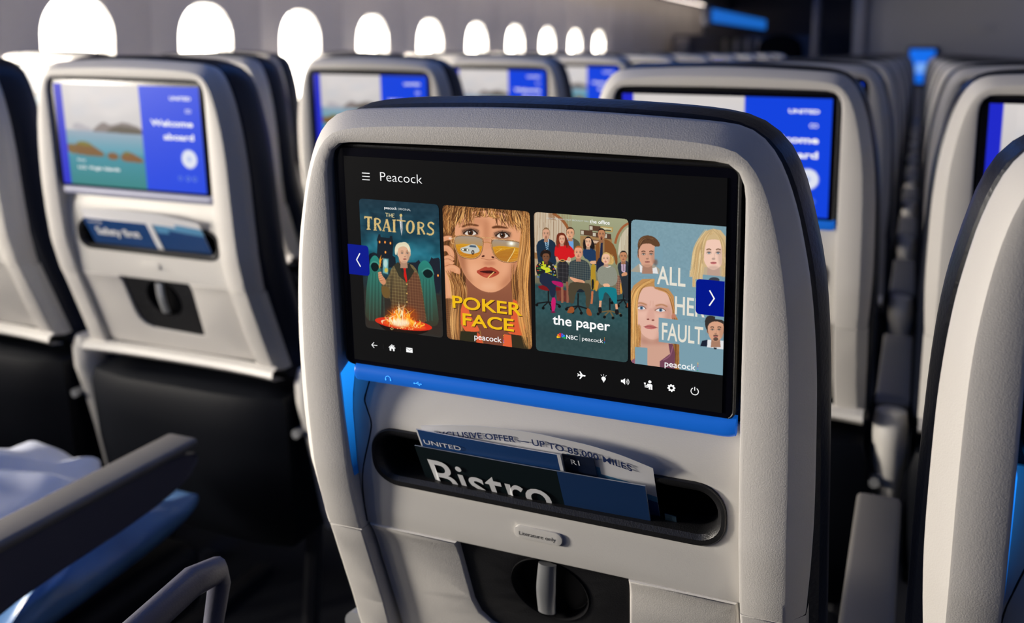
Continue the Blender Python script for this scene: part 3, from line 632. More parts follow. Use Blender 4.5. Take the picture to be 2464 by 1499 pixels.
def poster_faces():
    c = Canvas(232, 376, [(35.3, 28.7), (914, 96.3), (881.4, 1470.7), (29.9, 1356.9)])
    B = (122, 156, 170)
    c.vgrad([(0, (124, 156, 168)), (1, (118, 152, 168))]); c.clouds(8, (60, 90))
    # young man in a beige jacket, upper left
    c.poly([(36, 500), (110, 440), (250, 450), (300, 490), (296, 534), (36, 512)], (166, 158, 142)); c.poly([(112, 440), (180, 500), (270, 470), (285, 532), (120, 520)], (226, 224, 224))
    c.face(186, 355, 82, 118, (214, 160, 134), (92, 62, 42), brow=(70, 44, 30), lip=(178, 116, 104), eye=(80, 90, 90))
    c.poly([(94, 270), (110, 205), (170, 174), (240, 186), (290, 230), (308, 282), (250, 280), (190, 236), (130, 262), (106, 320)], (96, 66, 44), smooth=1); c.hair([(110, 270), (150, 200), (250, 220)], (10, 14), 30, [(120, 84, 54), (66, 42, 28), (150, 110, 76)], 6)
    c.poly([(252, 282), (330, 286), (330, 410), (252, 404)], B); c.poly([(96, 530), (300, 536), (300, 560), (96, 545)], B); c.ell(262, 428, 20, 30, (110, 76, 64), a=.6, blur=2)
    # woman with long fair hair, upper right
    hp = [(575, 505), (600, 490), (640, 300), (670, 200), (720, 140), (790, 118), (860, 130), (908, 190), (905, 560), (870, 556), (700, 540), (690, 660), (575, 650)]
    c.poly(hp, (206, 178, 132)); c.poly([(575, 505), (612, 498), (600, 640), (575, 640)], (206, 190, 166))
    c.hair([(760, 130), (660, 280), (640, 450), (610, 650)], (46, 0), 80, [(226, 200, 152), (176, 144, 98), (206, 172, 120)], 8, 18); c.hair([(800, 120), (880, 240), (895, 400), (890, 560)], (16, 0), 40, [(226, 200, 152), (176, 144, 98)], 8, 14)
    c.poly([(712, 470), (870, 470), (868, 556), (700, 540)], (190, 170, 140), smooth=0)
    c.face(795, 345, 100, 150, (240, 200, 180), (206, 178, 132), brow=(120, 88, 64), lip=(196, 110, 110), eye=(90, 120, 140))
    c.hair([(790, 130), (720, 190), (690, 300), (690, 440)], (14, 0), 30, [(216, 188, 140), (186, 156, 110)], 9, 10); c.hair([(790, 130), (860, 190), (890, 300), (885, 440)], (12, 0), 24, [(216, 188, 140), (186, 156, 110)], 9, 10)
    c.poly([(694, 540), (872, 556), (872, 600), (694, 585)], B); c.ell(800, 590, 50, 26, (60, 60, 70))
    c.poly([(630, 580), (690, 585), (690, 700), (630, 700)], B)
    # large woman's face, lower left
    c.poly([(30, 700), (60, 640), (140, 580), (252, 578), (252, 650), (380, 670), (430, 740), (440, 900), (470, 960), (480, 1180), (480, 1440), (30, 1370)], (190, 140, 86))
    c.poly([(110, 1080), (400, 1080), (420, 1300), (330, 1400), (110, 1370)], (206, 160, 140))
    c.poly([(70, 800), (100, 690), (200, 640), (330, 670), (400, 740), (420, 900), (400, 1010), (330, 1110), (230, 1150), (140, 1100), (80, 990)], (226, 180, 162), smooth=3)
    c.poly([(380, 780), (420, 900), (380, 1040), (260, 1140), (330, 1000)], (180, 128, 112), a=.6, blur=6); c.poly([(120, 1110), (230, 1160), (380, 1060), (380, 1180), (130, 1180)], (170, 118, 102), a=.6, blur=5)
    c.ell(140, 900, 50, 40, (236, 190, 172), a=.6, blur=6)
    for ex, ey, r in ((130, 846, 44), (306, 866, 52)):
        c.ell(ex, ey - 8, r * 1.4, 34, (190, 136, 120), a=.6, blur=4); c.poly([(ex - r, ey + 4), (ex - r * .3, ey - 16), (ex + r * .5, ey - 12), (ex + r, ey + 10), (ex, ey + 18)], (226, 222, 222), smooth=2)
        c.ell(ex + 2, ey + 1, 16, 16, (96, 130, 160)); c.ell(ex + 2, ey + 1, 7, 7, (20, 22, 30)); c.line([(ex - r, ey + 4), (ex - r * .3, ey - 18), (ex + r * .5, ey - 14), (ex + r, ey + 10)], 6, (110, 66, 52))
    c.line([(84, 812), (120, 796), (180, 820)], 12, (176, 122, 86), blur=1); c.line([(262, 828), (320, 812), (370, 836)], 12, (176, 122, 86), blur=1); c.line([(216, 780), (210, 830)], 5, (196, 140, 120), a=.6, blur=1); c.line([(240, 784), (238, 826)], 5, (196, 140, 120), a=.5, blur=1)
    c.poly([(200, 850), (235, 850), (262, 940), (230, 965), (180, 955), (176, 930)], (214, 160, 144), smooth=2, blur=2, a=.7); c.ell(192, 952, 13, 7, (130, 74, 64)); c.ell(238, 960, 13, 7, (130, 74, 64))
    c.poly([(150, 1020), (200, 1000), (240, 1006), (280, 1030), (230, 1046), (180, 1040)], (190, 108, 104), smooth=1); c.line([(152, 1021), (210, 1020), (280, 1031)], 4, (120, 56, 54))
    c.hair([(240, 590), (110, 650), (60, 760), (60, 1000), (60, 1370)], (30, 0), 90, [(226, 184, 120), (176, 122, 66), (206, 156, 92)], 9, 18); c.hair([(250, 660), (380, 700), (420, 820), (440, 940)], (14, 14), 40, [(150, 96, 54), (190, 140, 84)], 8, 12); c.hair([(100, 1000), (110, 1100), (90, 1370)], (20, 0), 30, [(206, 156, 92), (150, 96, 54)], 8, 16)
    c.ell(428, 930, 20, 34, (190, 124, 100)); c.hair([(440, 940), (450, 1100), (460, 1420)], (22, 0), 40, [(140, 90, 44), (176, 122, 60), (110, 70, 36)], 9, 10)
    c.poly([(300, 1340), (395, 1270), (380, 1176), (420, 1180), (440, 1260), (440, 1430), (300, 1410)], (112, 66, 84)); c.line([(330, 1330), (400, 1290), (420, 1200)], 10, (146, 92, 112)); c.poly([(30, 1340), (70, 1310), (70, 1372), (36, 1362)], (146, 92, 112))
    c.poly([(254, 578), (254, 652), (440, 668), (600, 690), (600, 560)], B) ; c.poly([(440, 668), (470, 700), (640, 700), (640, 935), (468, 955), (440, 900)], B, a=1)
    c.poly([(290, 936), (720, 990), (720, 1215), (290, 1160)], B); c.poly([(72, 1206), (186, 1216), (186, 1384), (72, 1366)], B); c.poly([(482, 1180), (720, 1215), (882, 1240), (882, 1480), (482, 1440)], B)
    # dark-haired man, lower right
    c.poly([(672, 1200), (690, 1150), (740, 1140), (780, 1205)], (26, 32, 50)); c.poly([(740, 1140), (890, 1150), (887, 1230), (735, 1210)], (226, 226, 228)); c.poly([(796, 1212), (826, 1216), (820, 1230), (800, 1226)], (30, 30, 34))
    c.face(815, 1050, 74, 106, (214, 160, 130), (48, 42, 40), brow=(44, 34, 30), lip=(170, 104, 94), beard=(70, 56, 50))
    c.poly([(716, 1010), (716, 950), (745, 915), (810, 925), (808, 948), (892, 962), (892, 1000), (850, 975), (790, 970), (745, 1000), (735, 1060)], (52, 46, 44), smooth=1)
    c.poly([(810, 926), (896, 930), (894, 960), (810, 950)], B)
    return c

def welcome_picture(W=170, H=96):
    c = Canvas(W, H, [(0, 0), (1000, 0), (1000, 565), (0, 565)], base=(14, 66, 222))
    c.poly([(110, 0), (600, 0), (600, 260), (110, 260)], (214, 208, 206), grad=(200, 196, 196))
    for q in range(26): c.ell(110 + rng.random() * 460, rng.random() * 170, 50 + rng.random() * 60, 12, ((226, 216, 214), (196, 200, 210), (232, 226, 222))[rng.integers(3)], a=.35, blur=3)
    c.poly([(110, 225), (160, 215), (220, 240), (300, 255), (110, 262)], (176, 172, 178), smooth=1)
    c.poly([(250, 258), (300, 220), (340, 205), (380, 225), (430, 214), (480, 200), (600, 230), (600, 262), (250, 262)], (130, 120, 118), smooth=1); c.poly([(340, 262), (400, 232), (470, 222), (600, 240), (600, 270), (350, 266)], (92, 84, 74), smooth=1)
    c.poly([(110, 258), (600, 266), (600, 400), (110, 400)], (150, 164, 180), grad=(70, 150, 170)); c.poly([(110, 380), (600, 380), (600, 565), (110, 565)], (60, 140, 160), grad=(48, 128, 128))
    c.poly([(110, 340), (150, 318), (210, 322), (260, 350), (330, 385), (300, 400), (200, 396), (110, 395)], (120, 84, 40), smooth=1); c.poly([(112, 338), (150, 318), (210, 324), (250, 345), (200, 346), (150, 340)], (120, 112, 30), smooth=1)
    c.ell(380, 392, 40, 20, (124, 82, 40)); c.poly([(430, 395), (460, 365), (500, 362), (590, 400), (590, 420), (450, 418)], (126, 84, 42), smooth=1); c.ell(480, 372, 24, 9, (116, 106, 34))
    c.poly([(0, 0), (62, 0), (62, 565), (0, 565)], (30, 40, 200))
    c.poly([(60, 0), (112, 0), (112, 262), (60, 262)], (214, 208, 206), grad=(200, 196, 196)); c.poly([(60, 256), (112, 256), (112, 400), (60, 400)], (150, 164, 180), grad=(70, 150, 170)); c.poly([(60, 340), (112, 336), (112, 396), (60, 380)], (120, 90, 40)); c.poly([(60, 396), (112, 396), (112, 565), (60, 565)], (60, 140, 160), grad=(48, 128, 128))
    c.ell(900, 382, 50, 50, (222, 226, 240)); c.ell(900, 382, 14, 14, (150, 170, 226), a=.6)
    for x, r in ((830, 12), (880, 14), (925, 14)): c.ell(x, 487, r, r, (150, 176, 240), a=.7); c.ell(x, 487, r * .6, r * .6, (16, 50, 190))
    return c

# ------------------------------------------------------------------ the airline seat (seen from behind), built once and copied
H_ = CAM_Z
INNER = [(.1600, -.4100), (.1600, -.34), (.1598, -.24), (.1597, -.15), (.1597, -.1000), (.1590, -.0890), (.1560, -.0800), (.1500, -.0740), (.1420, -.0722), (.10, -.0716), (.05, -.0710), (0, -.0708)]
CREASE = [(.1935, -.4100), (.1938, -.34), (.1933, -.256), (.1911, -.191), (.1872, -.155), (.1806, -.1165), (.1718, -.0862), (.1608, -.0690), (.1473, -.0615), (.11, -.0578), (.05, -.0560), (0, -.0555)]
BEVEL = [(.2050, -.4100), (.2095, -.34), (.2083, -.25), (.2065, -.206), (.2015, -.157), (.1950, -.1240), (.1900, -.1020), (.1800, -.0740), (.1690, -.0580), (.1560, -.0497), (.139, -.0471), (.09, -.0448), (.04, -.0430), (0, -.0425)]
CUSH = [(.2140, -.58), (.2165, -.48), (.2165, -.36), (.2143, -.26), (.2112, -.197), (.2065, -.1517), (.198, -.1135), (.190, -.0846), (.1794, -.0632), (.165, -.0507), (.1500, -.0436), (.12, -.0396), (.06, -.037), (0, -.036)]

def arch(half, n=61, wcut=None):
    p = np.array(half, float); r = p.copy(); l = p[::-1][1:].copy(); l[:, 0] *= -1
    q = np.vstack([r, l])[::-1]
    q = chaikin(q, 2, closed=False)
    return q            # from bottom left up and over to bottom right

def match(half, n=110):
    q = arch(half)
    # parameter: mix of arc length, so the corners of all the rings line up
    return resample(q, n)

def ring(half, dy, n=110, inset=0.0):
    q = match(half, n)
    if inset:
        c = np.array([0, -.30]); d = np.gradient(q, axis=0); nn = np.stack([d[:, 1], -d[:, 0]], 1); nn /= np.linalg.norm(nn, axis=1)[:, None]
        s_ = np.sign(((q - c) * nn).sum(1)).mean(); q = q + nn * s_ * inset
    return [(x, Ys(wv) + dy, wv + H_) for x, wv in q]

def S(u, v, off=0.0):
    return Vector((-.147 + u * .294, -.0001 + v * .294 * .07856 - off * .99691, H_ - .0831 - v * .294 * .99691 - off * .07856))

def on_screen(name, P, F, m, parent, off=.0006):
    return new(name, [S(x, -y, off) for x, y in P], F, m, parent, smooth=False)

def screen_text(name, s, u0, u1, vb, cap, m, parent, bold=0.0, off=.0006, sp=1.0):
    P, F = text_geo(s, u0, u1, -vb, cap, bold, sp)
    return on_screen(name, P, F, m, parent, off)

def add_geo(o, P, F, m, off):
    """add letters or a mark, in its own colour, to a picture on the screen"""
    me = o.data
    if m.name not in [x.name for x in me.materials]: me.materials.append(m)
    k = [x.name for x in me.materials].index(m.name)
    bm = bmesh.new(); bm.from_mesh(me)
    vs_ = [bm.verts.new(S(x, -y, off)) for x, y in P]
    for f in F:
        try: fc = bm.faces.new([vs_[i] for i in f]); fc.material_index = k
        except ValueError: pass
    bm.to_mesh(me); bm.free()

def disc(cx, cy, r, n=20):
    return [(cx + r * math.cos(a), cy + r * math.sin(a)) for a in np.linspace(0, 2 * math.pi, n, endpoint=False)]
def quadline(x0, y0, x1, y1, wd):
    d = np.array([x1 - x0, y1 - y0]); n = np.array([-d[1], d[0]]) / np.linalg.norm(d) * wd / 2
    a, b = np.array([x0, y0]), np.array([x1, y1])
    return [tuple(a + n), tuple(b + n), tuple(b - n), tuple(a - n)]
def shapes(polys):
    P = []; F = []
    for p in polys:
        F.append(tuple(range(len(P), len(P) + len(p)))); P += [tuple(q) for q in p]
    return P, F
def arcband(cx, cy, r0, r1, a0, a1, n=14):
    out = []
    A = [math.radians(a0 + (a1 - a0) * k / n) for k in range(n + 1)]
    for k in range(n):
        out.append([(cx + r0 * math.cos(A[k]), cy + r0 * math.sin(A[k])), (cx + r1 * math.cos(A[k]), cy + r1 * math.sin(A[k])),
                    (cx + r1 * math.cos(A[k + 1]), cy + r1 * math.sin(A[k + 1])), (cx + r0 * math.cos(A[k + 1]), cy + r0 * math.sin(A[k + 1]))])
    return out

def emat(name, rgb):
    return mat(name, (0.01, 0.01, 0.01), 0.4, emit=lin(rgb), es=1.0, spec=0.1)

def panel_y(x, wv):
    o = float(np.interp(wv, [-.41, -.36, -.30, -.285, -.266, -.25], [.010, .014, .016, .018, .024, .026]))
    return Ys(wv) + o

# ---- back assembly, everything above the tray
def build_seat(hero):
    s = empty('airline_chair', (0, 0, 0))
    # grey plastic surround
    rings = [ring(INNER, .034), ring(INNER, .004), ring(INNER, .0012, inset=.0006), ring(INNER, .0, inset=.003),
             ring(CREASE, .0, inset=-.003), ring(CREASE, .0005, inset=-.0006), ring(CREASE, .002, inset=.0006),
             ring(BEVEL, .016, inset=-.001), ring(BEVEL, .019, inset=.0), ring(BEVEL, .026), ring(BEVEL, .060, inset=-.006)]
    loft('back_surround', rings, SHELL, s)
    # padded front of the backrest, navy leather
    r = [ring(CUSH, .030, inset=-.020), ring(CUSH, .040, inset=-.004), ring(CUSH, .054), ring(CUSH, .075), ring(CUSH, .100, inset=-.006), ring(CUSH, .118, inset=-.024), ring(CUSH, .124, inset=-.05)]
    pad = loft('backrest_pad', r, LEATHER, s)
    bm = bmesh.new(); bm.from_mesh(pad.data)
    # close the seating side of the pad
    bnd = [v for v in bm.verts if any(e.is_boundary for e in v.link_edges)]
    bm.free()
    n = len(r[-1]); last = r[-1]; half = n // 2
    V = []; F = []
    for k in range(half + 1):
        a = Vector(last[k]); b = Vector(last[n - 1 - k])
        for j in range(7): V.append(a.lerp(b, j / 6) + Vector((0, .006 * math.sin(math.pi * j / 6), 0)))
    for k in range(half):
        for j in range(6): F.append((k * 7 + j, k * 7 + j + 1, (k + 1) * 7 + j + 1, (k + 1) * 7 + j))
    new('backrest_face', V, F, LEATHER, s)
    # dark recess behind the monitor
    plate('monitor_recess', [(-.163, -.275), (.163, -.275), (.163, -.068), (-.163, -.068)], [], .01, DARKPL, s, yf=lambda x, wv: Ys(wv) + .028, bev=0, cuts=(-.1, -.15, -.2, -.25))
    # monitor
    mon = plate('monitor', rrect(-.1535, .1535, -.2530, -.0765, .006), [], .016, GLASS, s,
                yf=lambda x, wv: -.0001 + (-.0831 - wv) * .0788 + .0006, bev=.0016, seg=3)
    # slim frame line around the glass
    fr = [[(x, -.0001 + (-.0831 - wv) * .0788 + d, wv + H_) for x, wv in rrect(-.1535 - g, .1535 + g, -.2530 - g * .2, -.0765 + g, .007)] for g, d in ((.0, .003), (.0, .0012), (.0012, .0004), (.0026, .0012), (.0030, .012))]
    loft('monitor_frame', fr, DARKPL, mon, closed_ring=True)
    # light bar under the screen
    nb = 26; bars = []
    xs = np.concatenate([[-.1462, -.1458, -.1446], np.linspace(-.142, .148, 12), [.152, .1545, .1560, .1566]])
    for x in xs:
        e = 1.0
        if x > .148: e = math.sqrt(max(0.02, 1 - ((x - .148) / .0187) ** 2))
        if x < -.1446: e = .92 if x < -.146 else .97
        top, bot = -.2518, -.2518 - .0148 * e
        prof = []
        for k in range(nb):
            a = math.pi * k / (nb - 1)
            wv = (top + bot) / 2 + (top - bot) / 2 * math.cos(a)
            y = -.0001 + (-.0831 - wv) * .0788 + .004 - .0075 * (math.sin(a) ** .8) * e
            prof.append((x, y, wv + H_))
        prof += [(x, .022, bot + H_ + .001), (x, .022, top + H_)]
        bars.append(prof)
    loft('light_bar', bars, BARLIT if hero is not None and hero != 'left' else BAROFF, mon, closed_ring=True, cap0=True, cap1=True)
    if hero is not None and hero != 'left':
        ww = [-.262, -.270, -.285, -.300, -.315, -.330, -.345, -.357]  # added strip in the shape of the blue glow, fading downwards
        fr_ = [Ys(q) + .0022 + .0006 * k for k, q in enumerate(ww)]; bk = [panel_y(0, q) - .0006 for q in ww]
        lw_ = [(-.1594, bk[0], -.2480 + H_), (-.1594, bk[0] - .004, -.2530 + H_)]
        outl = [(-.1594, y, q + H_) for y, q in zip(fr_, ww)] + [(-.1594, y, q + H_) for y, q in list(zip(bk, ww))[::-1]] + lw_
        new('rim_glow', outl, [tuple(range(len(outl)))], RIM_GLOW, mon, smooth=False)
    # pocket panel with the literature opening
    cuts = [-.275, -.282, -.29, -.30, -.31, -.33, -.35, -.37, -.39]
    outer = [(-.1605, -.4080), (.1605, -.4080), (.1605, -.262), (-.1605, -.262)]
    plate('pocket_panel', outer, [rrect(-.1435, .1490, -.3618, -.3105, .022)[::-1]], .012, SHELLS, s, yf=panel_y, cuts=cuts, bev=.0018, xcuts=np.linspace(-.14, .14, 9))
    gs = [(-.1441, -.2680), (-.1475, -.2830), (-.1490, -.2890), (-.1470, -.2940), (-.1425, -.3060), (-.1440, -.3160), (-.1530, -.3450), (-.1590, -.3700), (-.1596, -.4060)]
    tube('panel_seam', [(x, panel_y(x, wv) + .0001, wv + H_) for x, wv in chaikin(gs, 2, closed=False)], .0007, DARKPL, s, n=6)
    # black trim of the opening
    N = 8
    def tr(x0, x1, z0, z1, rr, dy, slope=0): return [(x, panel_y(x, wv) + dy, wv + H_) for x, wv in rrect(x0, x1, z0, z1, rr, N)]
    loft('pocket_trim', [tr(-.1442, .1497, -.3625, -.3098, .0225, .004), tr(-.1440, .1495, -.3622, -.3100, .0225, -.0010), tr(-.1432, .1487, -.3612, -.3108, .0218, -.0022),
                         tr(-.1405, .1460, -.3570, -.3135, .019, -.0018), tr(-.1375, .1430, -.3535, -.3175, .016, .002), tr(-.1365, .1420, -.3520, -.3190, .015, .010), tr(-.1365, .1420, -.3520, -.3190, .015, .030)],
         DARKPL, s, closed_ring=True)
    # pocket interior
    cav = [[(x, panel_y(x, wv) + dy, wv + H_) for x, wv in rrect(-.150, .155, -.3900, -.306, .01)] for dy in (.0119, .014, .036)]
    loft('pocket_lining', cav, CAVITY, s, closed_ring=True, cap1=True)
    # pill-shaped raised label
    plate('pocket_label', rrect(-.0190, .0215, -.3885, -.3768, .0054), [], .003, SHELLS, s, yf=lambda x, wv: panel_y(x, wv) - .0022, bev=.0012)
    # lower shroud: side rails
    for sg in (-1, 1):
        pts = [(.1600, -.4105), (.1936, -.4105), (.1950, -.50), (.1970, -.5450), (.1800, -.5600), (.1640, -.5560), (.1610, -.50)]
        pts = [(sg * x, wv) for x, wv in pts]
        if sg < 0: pts = pts[::-1]
        plate('lower_rail', pts, [], .040, SHELL, s, yf=lambda x, wv: Ys(wv) + .0004, cuts=(-.43, -.45, -.475, -.5, -.525), bev=.0025)
        wl = [-.4105, -.44, -.47, -.5, -.53, -.555]
        sd = [[(sg * (.1930 + .0002), Ys(q) + .002, q + H_) for q in wl], [(sg * .2055, Ys(q) + .018, q + H_) for q in wl], [(sg * .2060, Ys(q) + .060, q + H_) for q in wl]]
        loft('side_cover', sd, SHELLS, s)
    # tray table, folded up
    notch = [(-.0739, -.4040), (-.0739, -.4110), (-.0727, -.4750), (-.0690, -.4900), (-.0600, -.5000), (-.0480, -.5050), (.0600, -.5090), (.0640, -.5050), (.0734, -.4110), (.0734, -.4040)]
    ol = [(-.1572, -.4070), (-.0739, -.4070)] + notch[1:-1] + [(.0734, -.4070), (.1572, -.4070), (.1572, -.5380), (.1500, -.5450), (-.1500, -.5450), (-.1572, -.5380)]
    tc_ = [-.415, -.425, -.44, -.455, -.47, -.485, -.5, -.515, -.53]
    def ty(x, wv):
        return Ys(wv) + .0110 - .003 * math.exp(-((wv + .409) / .006) ** 2)
    tray = plate('tray_table', ol, [], .014, SHELL, s, yf=ty, cuts=tc_, bev=.0028)
    hole = [(.0015 + .0335 * math.cos(a), -.4440 + .0335 * math.sin(a)) for a in np.linspace(0, 2 * math.pi, 40, endpoint=False)]
    lp = plate('latch_plate', [(-.0760, -.4045), (-.0760, -.4760), (-.0700, -.4950), (-.0600, -.5060), (.0620, -.5100), (.0760, -.4110), (.0760, -.4045)][::-1], [hole], .008, DARKPL, tray, yf=lambda x, wv: Ys(wv) + .0150, cuts=tc_, bev=.0015)
    rg = [[(.0015 + q * math.cos(a), Ys(-.444 + q * math.sin(a)) + dy, -.4440 + q * math.sin(a) + H_) for a in np.linspace(0, 2 * math.pi, 40, endpoint=False)] for q, dy in ((.0345, .0152), (.0338, .0138), (.0325, .0152), (.030, .027), (.0, .029))]
    loft('latch_cup', rg, CAVITY, tray, closed_ring=True)
    hv = []
    for k in range(11):
        t = k / 10; wv = -.4140 - .058 * t; xx = .0035 - .009 * t; hw = .0086 - .0016 * abs(t - .5)
        yb = Ys(wv) + .0110 - .003 * math.sin(math.pi * t)
        hv.append([(xx + hw * math.cos(a) , yb + .0045 + .0045 * -math.sin(a), wv + H_) for a in np.linspace(0, 2 * math.pi, 16, endpoint=False)])
    loft('latch_handle', hv, GREYM, tray, closed_ring=True, cap0=True, cap1=True)
    # bottom lip and back panel below the tray
    lw = [-.5460, -.5520, -.5600, -.5680, -.5720]
    lr = [[(x, Ys(q) + d - .010 * (abs(x) / .2) ** 3, q + H_) for x in np.linspace(-.205, .205, 19)] for q, d in zip(lw, (.012, -.004, -.010, -.004, .020))]
    loft('lower_lip', lr, SHELLS, s)
    V = [(x, Ys(wv) + .034, wv + H_) for wv in np.linspace(-.40, -.575, 8) for x in (-.19, .19)]
    new('back_panel', V, [(2 * k, 2 * k + 1, 2 * k + 3, 2 * k + 2) for k in range(7)], DARKPL, s)
    # lower body of the seat in dark leather
    bd = []
    for q, d, hw in ((.628, .120, .185), (.615, .092, .205), (.59, .086, .212), (.54, .092, .212), (.48, .100, .210), (.42, .112, .205), (.36, .130, .20), (.32, .160, .18)):
        bd.append([(x, d + .03 * (abs(x) / .215) ** 4, q) for x in np.linspace(-hw, hw, 15)] + [(x, .30, q) for x in np.linspace(hw, -hw, 15)])
    loft('lower_back_cover', bd, SEATLE, s, closed_ring=True, cap0=True, cap1=True)
    box('seat_cushion', -.215, .215, .20, .66, .36, .47, SEATLE, s, r=.03, seg=5)
    for x in (-.17, .17):
        tube('leg', [(x, .26, .36), (x, .24, .15), (x, .22, 0.0)], .016, DKMETAL, s)
        box('foot_rail', x - .02, x + .02, .12, .56, 0, .02, DKMETAL, s, r=.004)
    box('cross_beam', -.213, .213, .28, .32, .32, .36, DKMETAL, s, r=.008)
    tube('life_vest_bar', [(-.19, .52, .30), (.19, .52, .30)], .012, DKMETAL, s)
    return s

def armrest(parent, x, raised=False):
    """side view outline extruded across"""
    a = []
    Yt = [(.17, .640), (.18, .655), (.30, .657), (.50, .655), (.575, .648), (.585, .634), (.560, .612), (.48, .598), (.30, .590), (.24, .580), (.20, .56), (.17, .56)]
    pts = chaikin(Yt, 1)
    n = len(pts); V = []; 
    for dx, sc_ in ((-.022, .94), (-.0255, 1.0), (.0255, 1.0), (.022, .94)):
        c = pts.mean(0)
        for p in pts: q = c + (p - c) * (1 - (1 - sc_) * .3); V.append((x + dx, q[0], q[1]))
    F = []
    for i in range(3):
        for j in range(n): k = (j + 1) % n; F.append((i * n + j, i * n + k, (i + 1) * n + k, (i + 1) * n + j))
    F.append(tuple(range(n))); F.append(tuple(3 * n + j for j in range(n)))
    o = new('armrest', V, F, ARMD, parent)
    box('armrest_top', x - .0255, x + .0255, .17, .585, .650, .664, ARMP, o, r=.006)
    cv = [[(x + min(r_, .0250) * math.cos(a), yb + r_ * math.sin(a), z) for a in np.linspace(0, 2 * math.pi, 16, endpoint=False)] for z, r_, yb in ((.668, .010, .145), (.664, .022, .145), (.645, .032, .145), (.61, .034, .15), (.58, .028, .155), (.54, .020, .16), (.48, .014, .17), (.40, .010, .185), (.36, .009, .20))]
    loft('pivot_cover', cv, SHELLS, o, closed_ring=True, cap0=True, cap1=True)
    for sg in (-1,):
        tube('pivot_stud', [(x + sg * .018, .122, .555), (x + sg * .018, .16, .555)], .008, GREYM, o, n=12)
    return o

# ------------------------------------------------------------------ cabin shell
def structure(o, name=None):
    o['kind'] = 'structure'
    return o
WALLM = mat('wall_lining', (0.80, 0.74, 0.70), 0.55, bump=0.2, bscale=90, mottling=0.04)
REVEAL = mat('window_surround', (0.80, 0.78, 0.74), 0.5)
CARPET = mat('carpet', (0.012, 0.014, 0.022), 0.95, bump=1.0, bscale=400, mottling=0.3)
CEILM = mat('ceiling_lining', (0.34, 0.34, 0.36), 0.6)
PARTM = mat('partition_lining', (0.34, 0.33, 0.34), 0.5, bump=0.1, bscale=200)
POSTM = mat('post_trim', (0.45, 0.42, 0.40), 0.4)
GALM = mat('galley_dark', (0.09, 0.09, 0.12), 0.5)
DAY = mat('daylight_pane', (0.8, 0.8, 0.8), 0.3, emit=(1.0, 0.93, 0.82), es=WINDOW_L)

Y0, Y1, XL, XR = -2.6, 12.4, -2.45, 2.90
structure(box('floor', XL - .1, XR, Y0, Y1, -.05, 0, CARPET, r=0))
WYC = WIN_Y; WZ = WIN_Z
def wall_x(y):      # each lining panel is a shallow shell between two seams
    t = ((y - 2.40 + .305) / .61) % 1.0
    return XL - .034 * (1 - (2 * t - 1) ** 4)
def build_wall():
    bm = bmesh.new()
    def loop(pts):
        vs_ = [bm.verts.new((XL, a, b)) for a, b in pts]
        return [bm.edges.new((vs_[i], vs_[(i + 1) % len(vs_)])) for i in range(len(vs_))]
    es = loop([(Y0, 0.0), (Y1, 0.0), (Y1, 1.72), (Y0, 1.72)])
    for yc in WYC: es += loop(rrect(yc - .155, yc + .155, WZ - .245, WZ + .245, .135, 8))
    bmesh.ops.triangle_fill(bm, use_beauty=True, edges=es)
    for c in np.arange(Y0 + .05, Y1, .061):
        bmesh.ops.bisect_plane(bm, geom=list(bm.verts) + list(bm.edges) + list(bm.faces), plane_co=(0, c, 0), plane_no=(0, 1, 0))
    for v in bm.verts: v.co.x = wall_x(v.co.y)
    bmesh.ops.recalc_face_normals(bm, faces=bm.faces)
    me = bpy.data.meshes.new('wall_left'); bm.to_mesh(me); bm.free(); me.materials.append(WALLM)
    me.polygons.foreach_set('use_smooth', [True] * len(me.polygons)); me.set_sharp_from_angle(angle=math.radians(25))
    return link(bpy.data.objects.new('wall_left', me))
structure(build_wall())
structure(box('trim_1', XL - .02, XL + .30, Y0, Y1, 1.72, 2.16, CEILM, r=.08, seg=6))
structure(box('wall_right', XR, XR + .05, Y0, Y1, 0, 2.2, PARTM, r=0))
structure(box('ceiling', XL - .1, XR + .05, Y0, Y1, 2.16, 2.20, CEILM, r=0))
for i, yc in enumerate(WYC):
    f = [[(wall_x(a) if q == 0 else XL - dx, a, b) for a, b in rrect(yc - hw, yc + hw, WZ - hh, WZ + hh, r_, 8)]
         for q, (dx, hw, hh, r_) in enumerate(((0, .155, .245, .135), (.030, .148, .238, .13), (.075, .138, .228, .122), (.095, .134, .224, .118)))]
    wn = loft('window_%d' % (i + 1), f, REVEAL, closed_ring=True)
    structure(wn)
    P = rrect(yc - .133, yc + .133, WZ - .223, WZ + .223, .117, 8)
    new('window_pane', [(XL - .092, a, b) for a, b in P], [tuple(range(len(P)))], DAY, wn, smooth=False)
ADDED_WASH = mat('added_wall_wash', (.5, .5, .5), .5, emit=(1.0, .86, .76), es=24.0)  # invented fill strip, put in to lift the brightness of the side wall
wl = empty('added_wall_fill', (XL + .27, 5.0, 1.70), 'added warm strip that brightens the side wall above the windows', 'added light')
box('light_housing', -.03, .03, -7.0, 7.0, -.02, .03, CEILM, wl, r=.004)
new('light_diffuser', [(-.032, -6.9, .016), (-.004, -6.9, -.022), (-.004, 6.9, -.022), (-.032, 6.9, .016)], [(0, 1, 2, 3)], ADDED_WASH, wl, smooth=False)
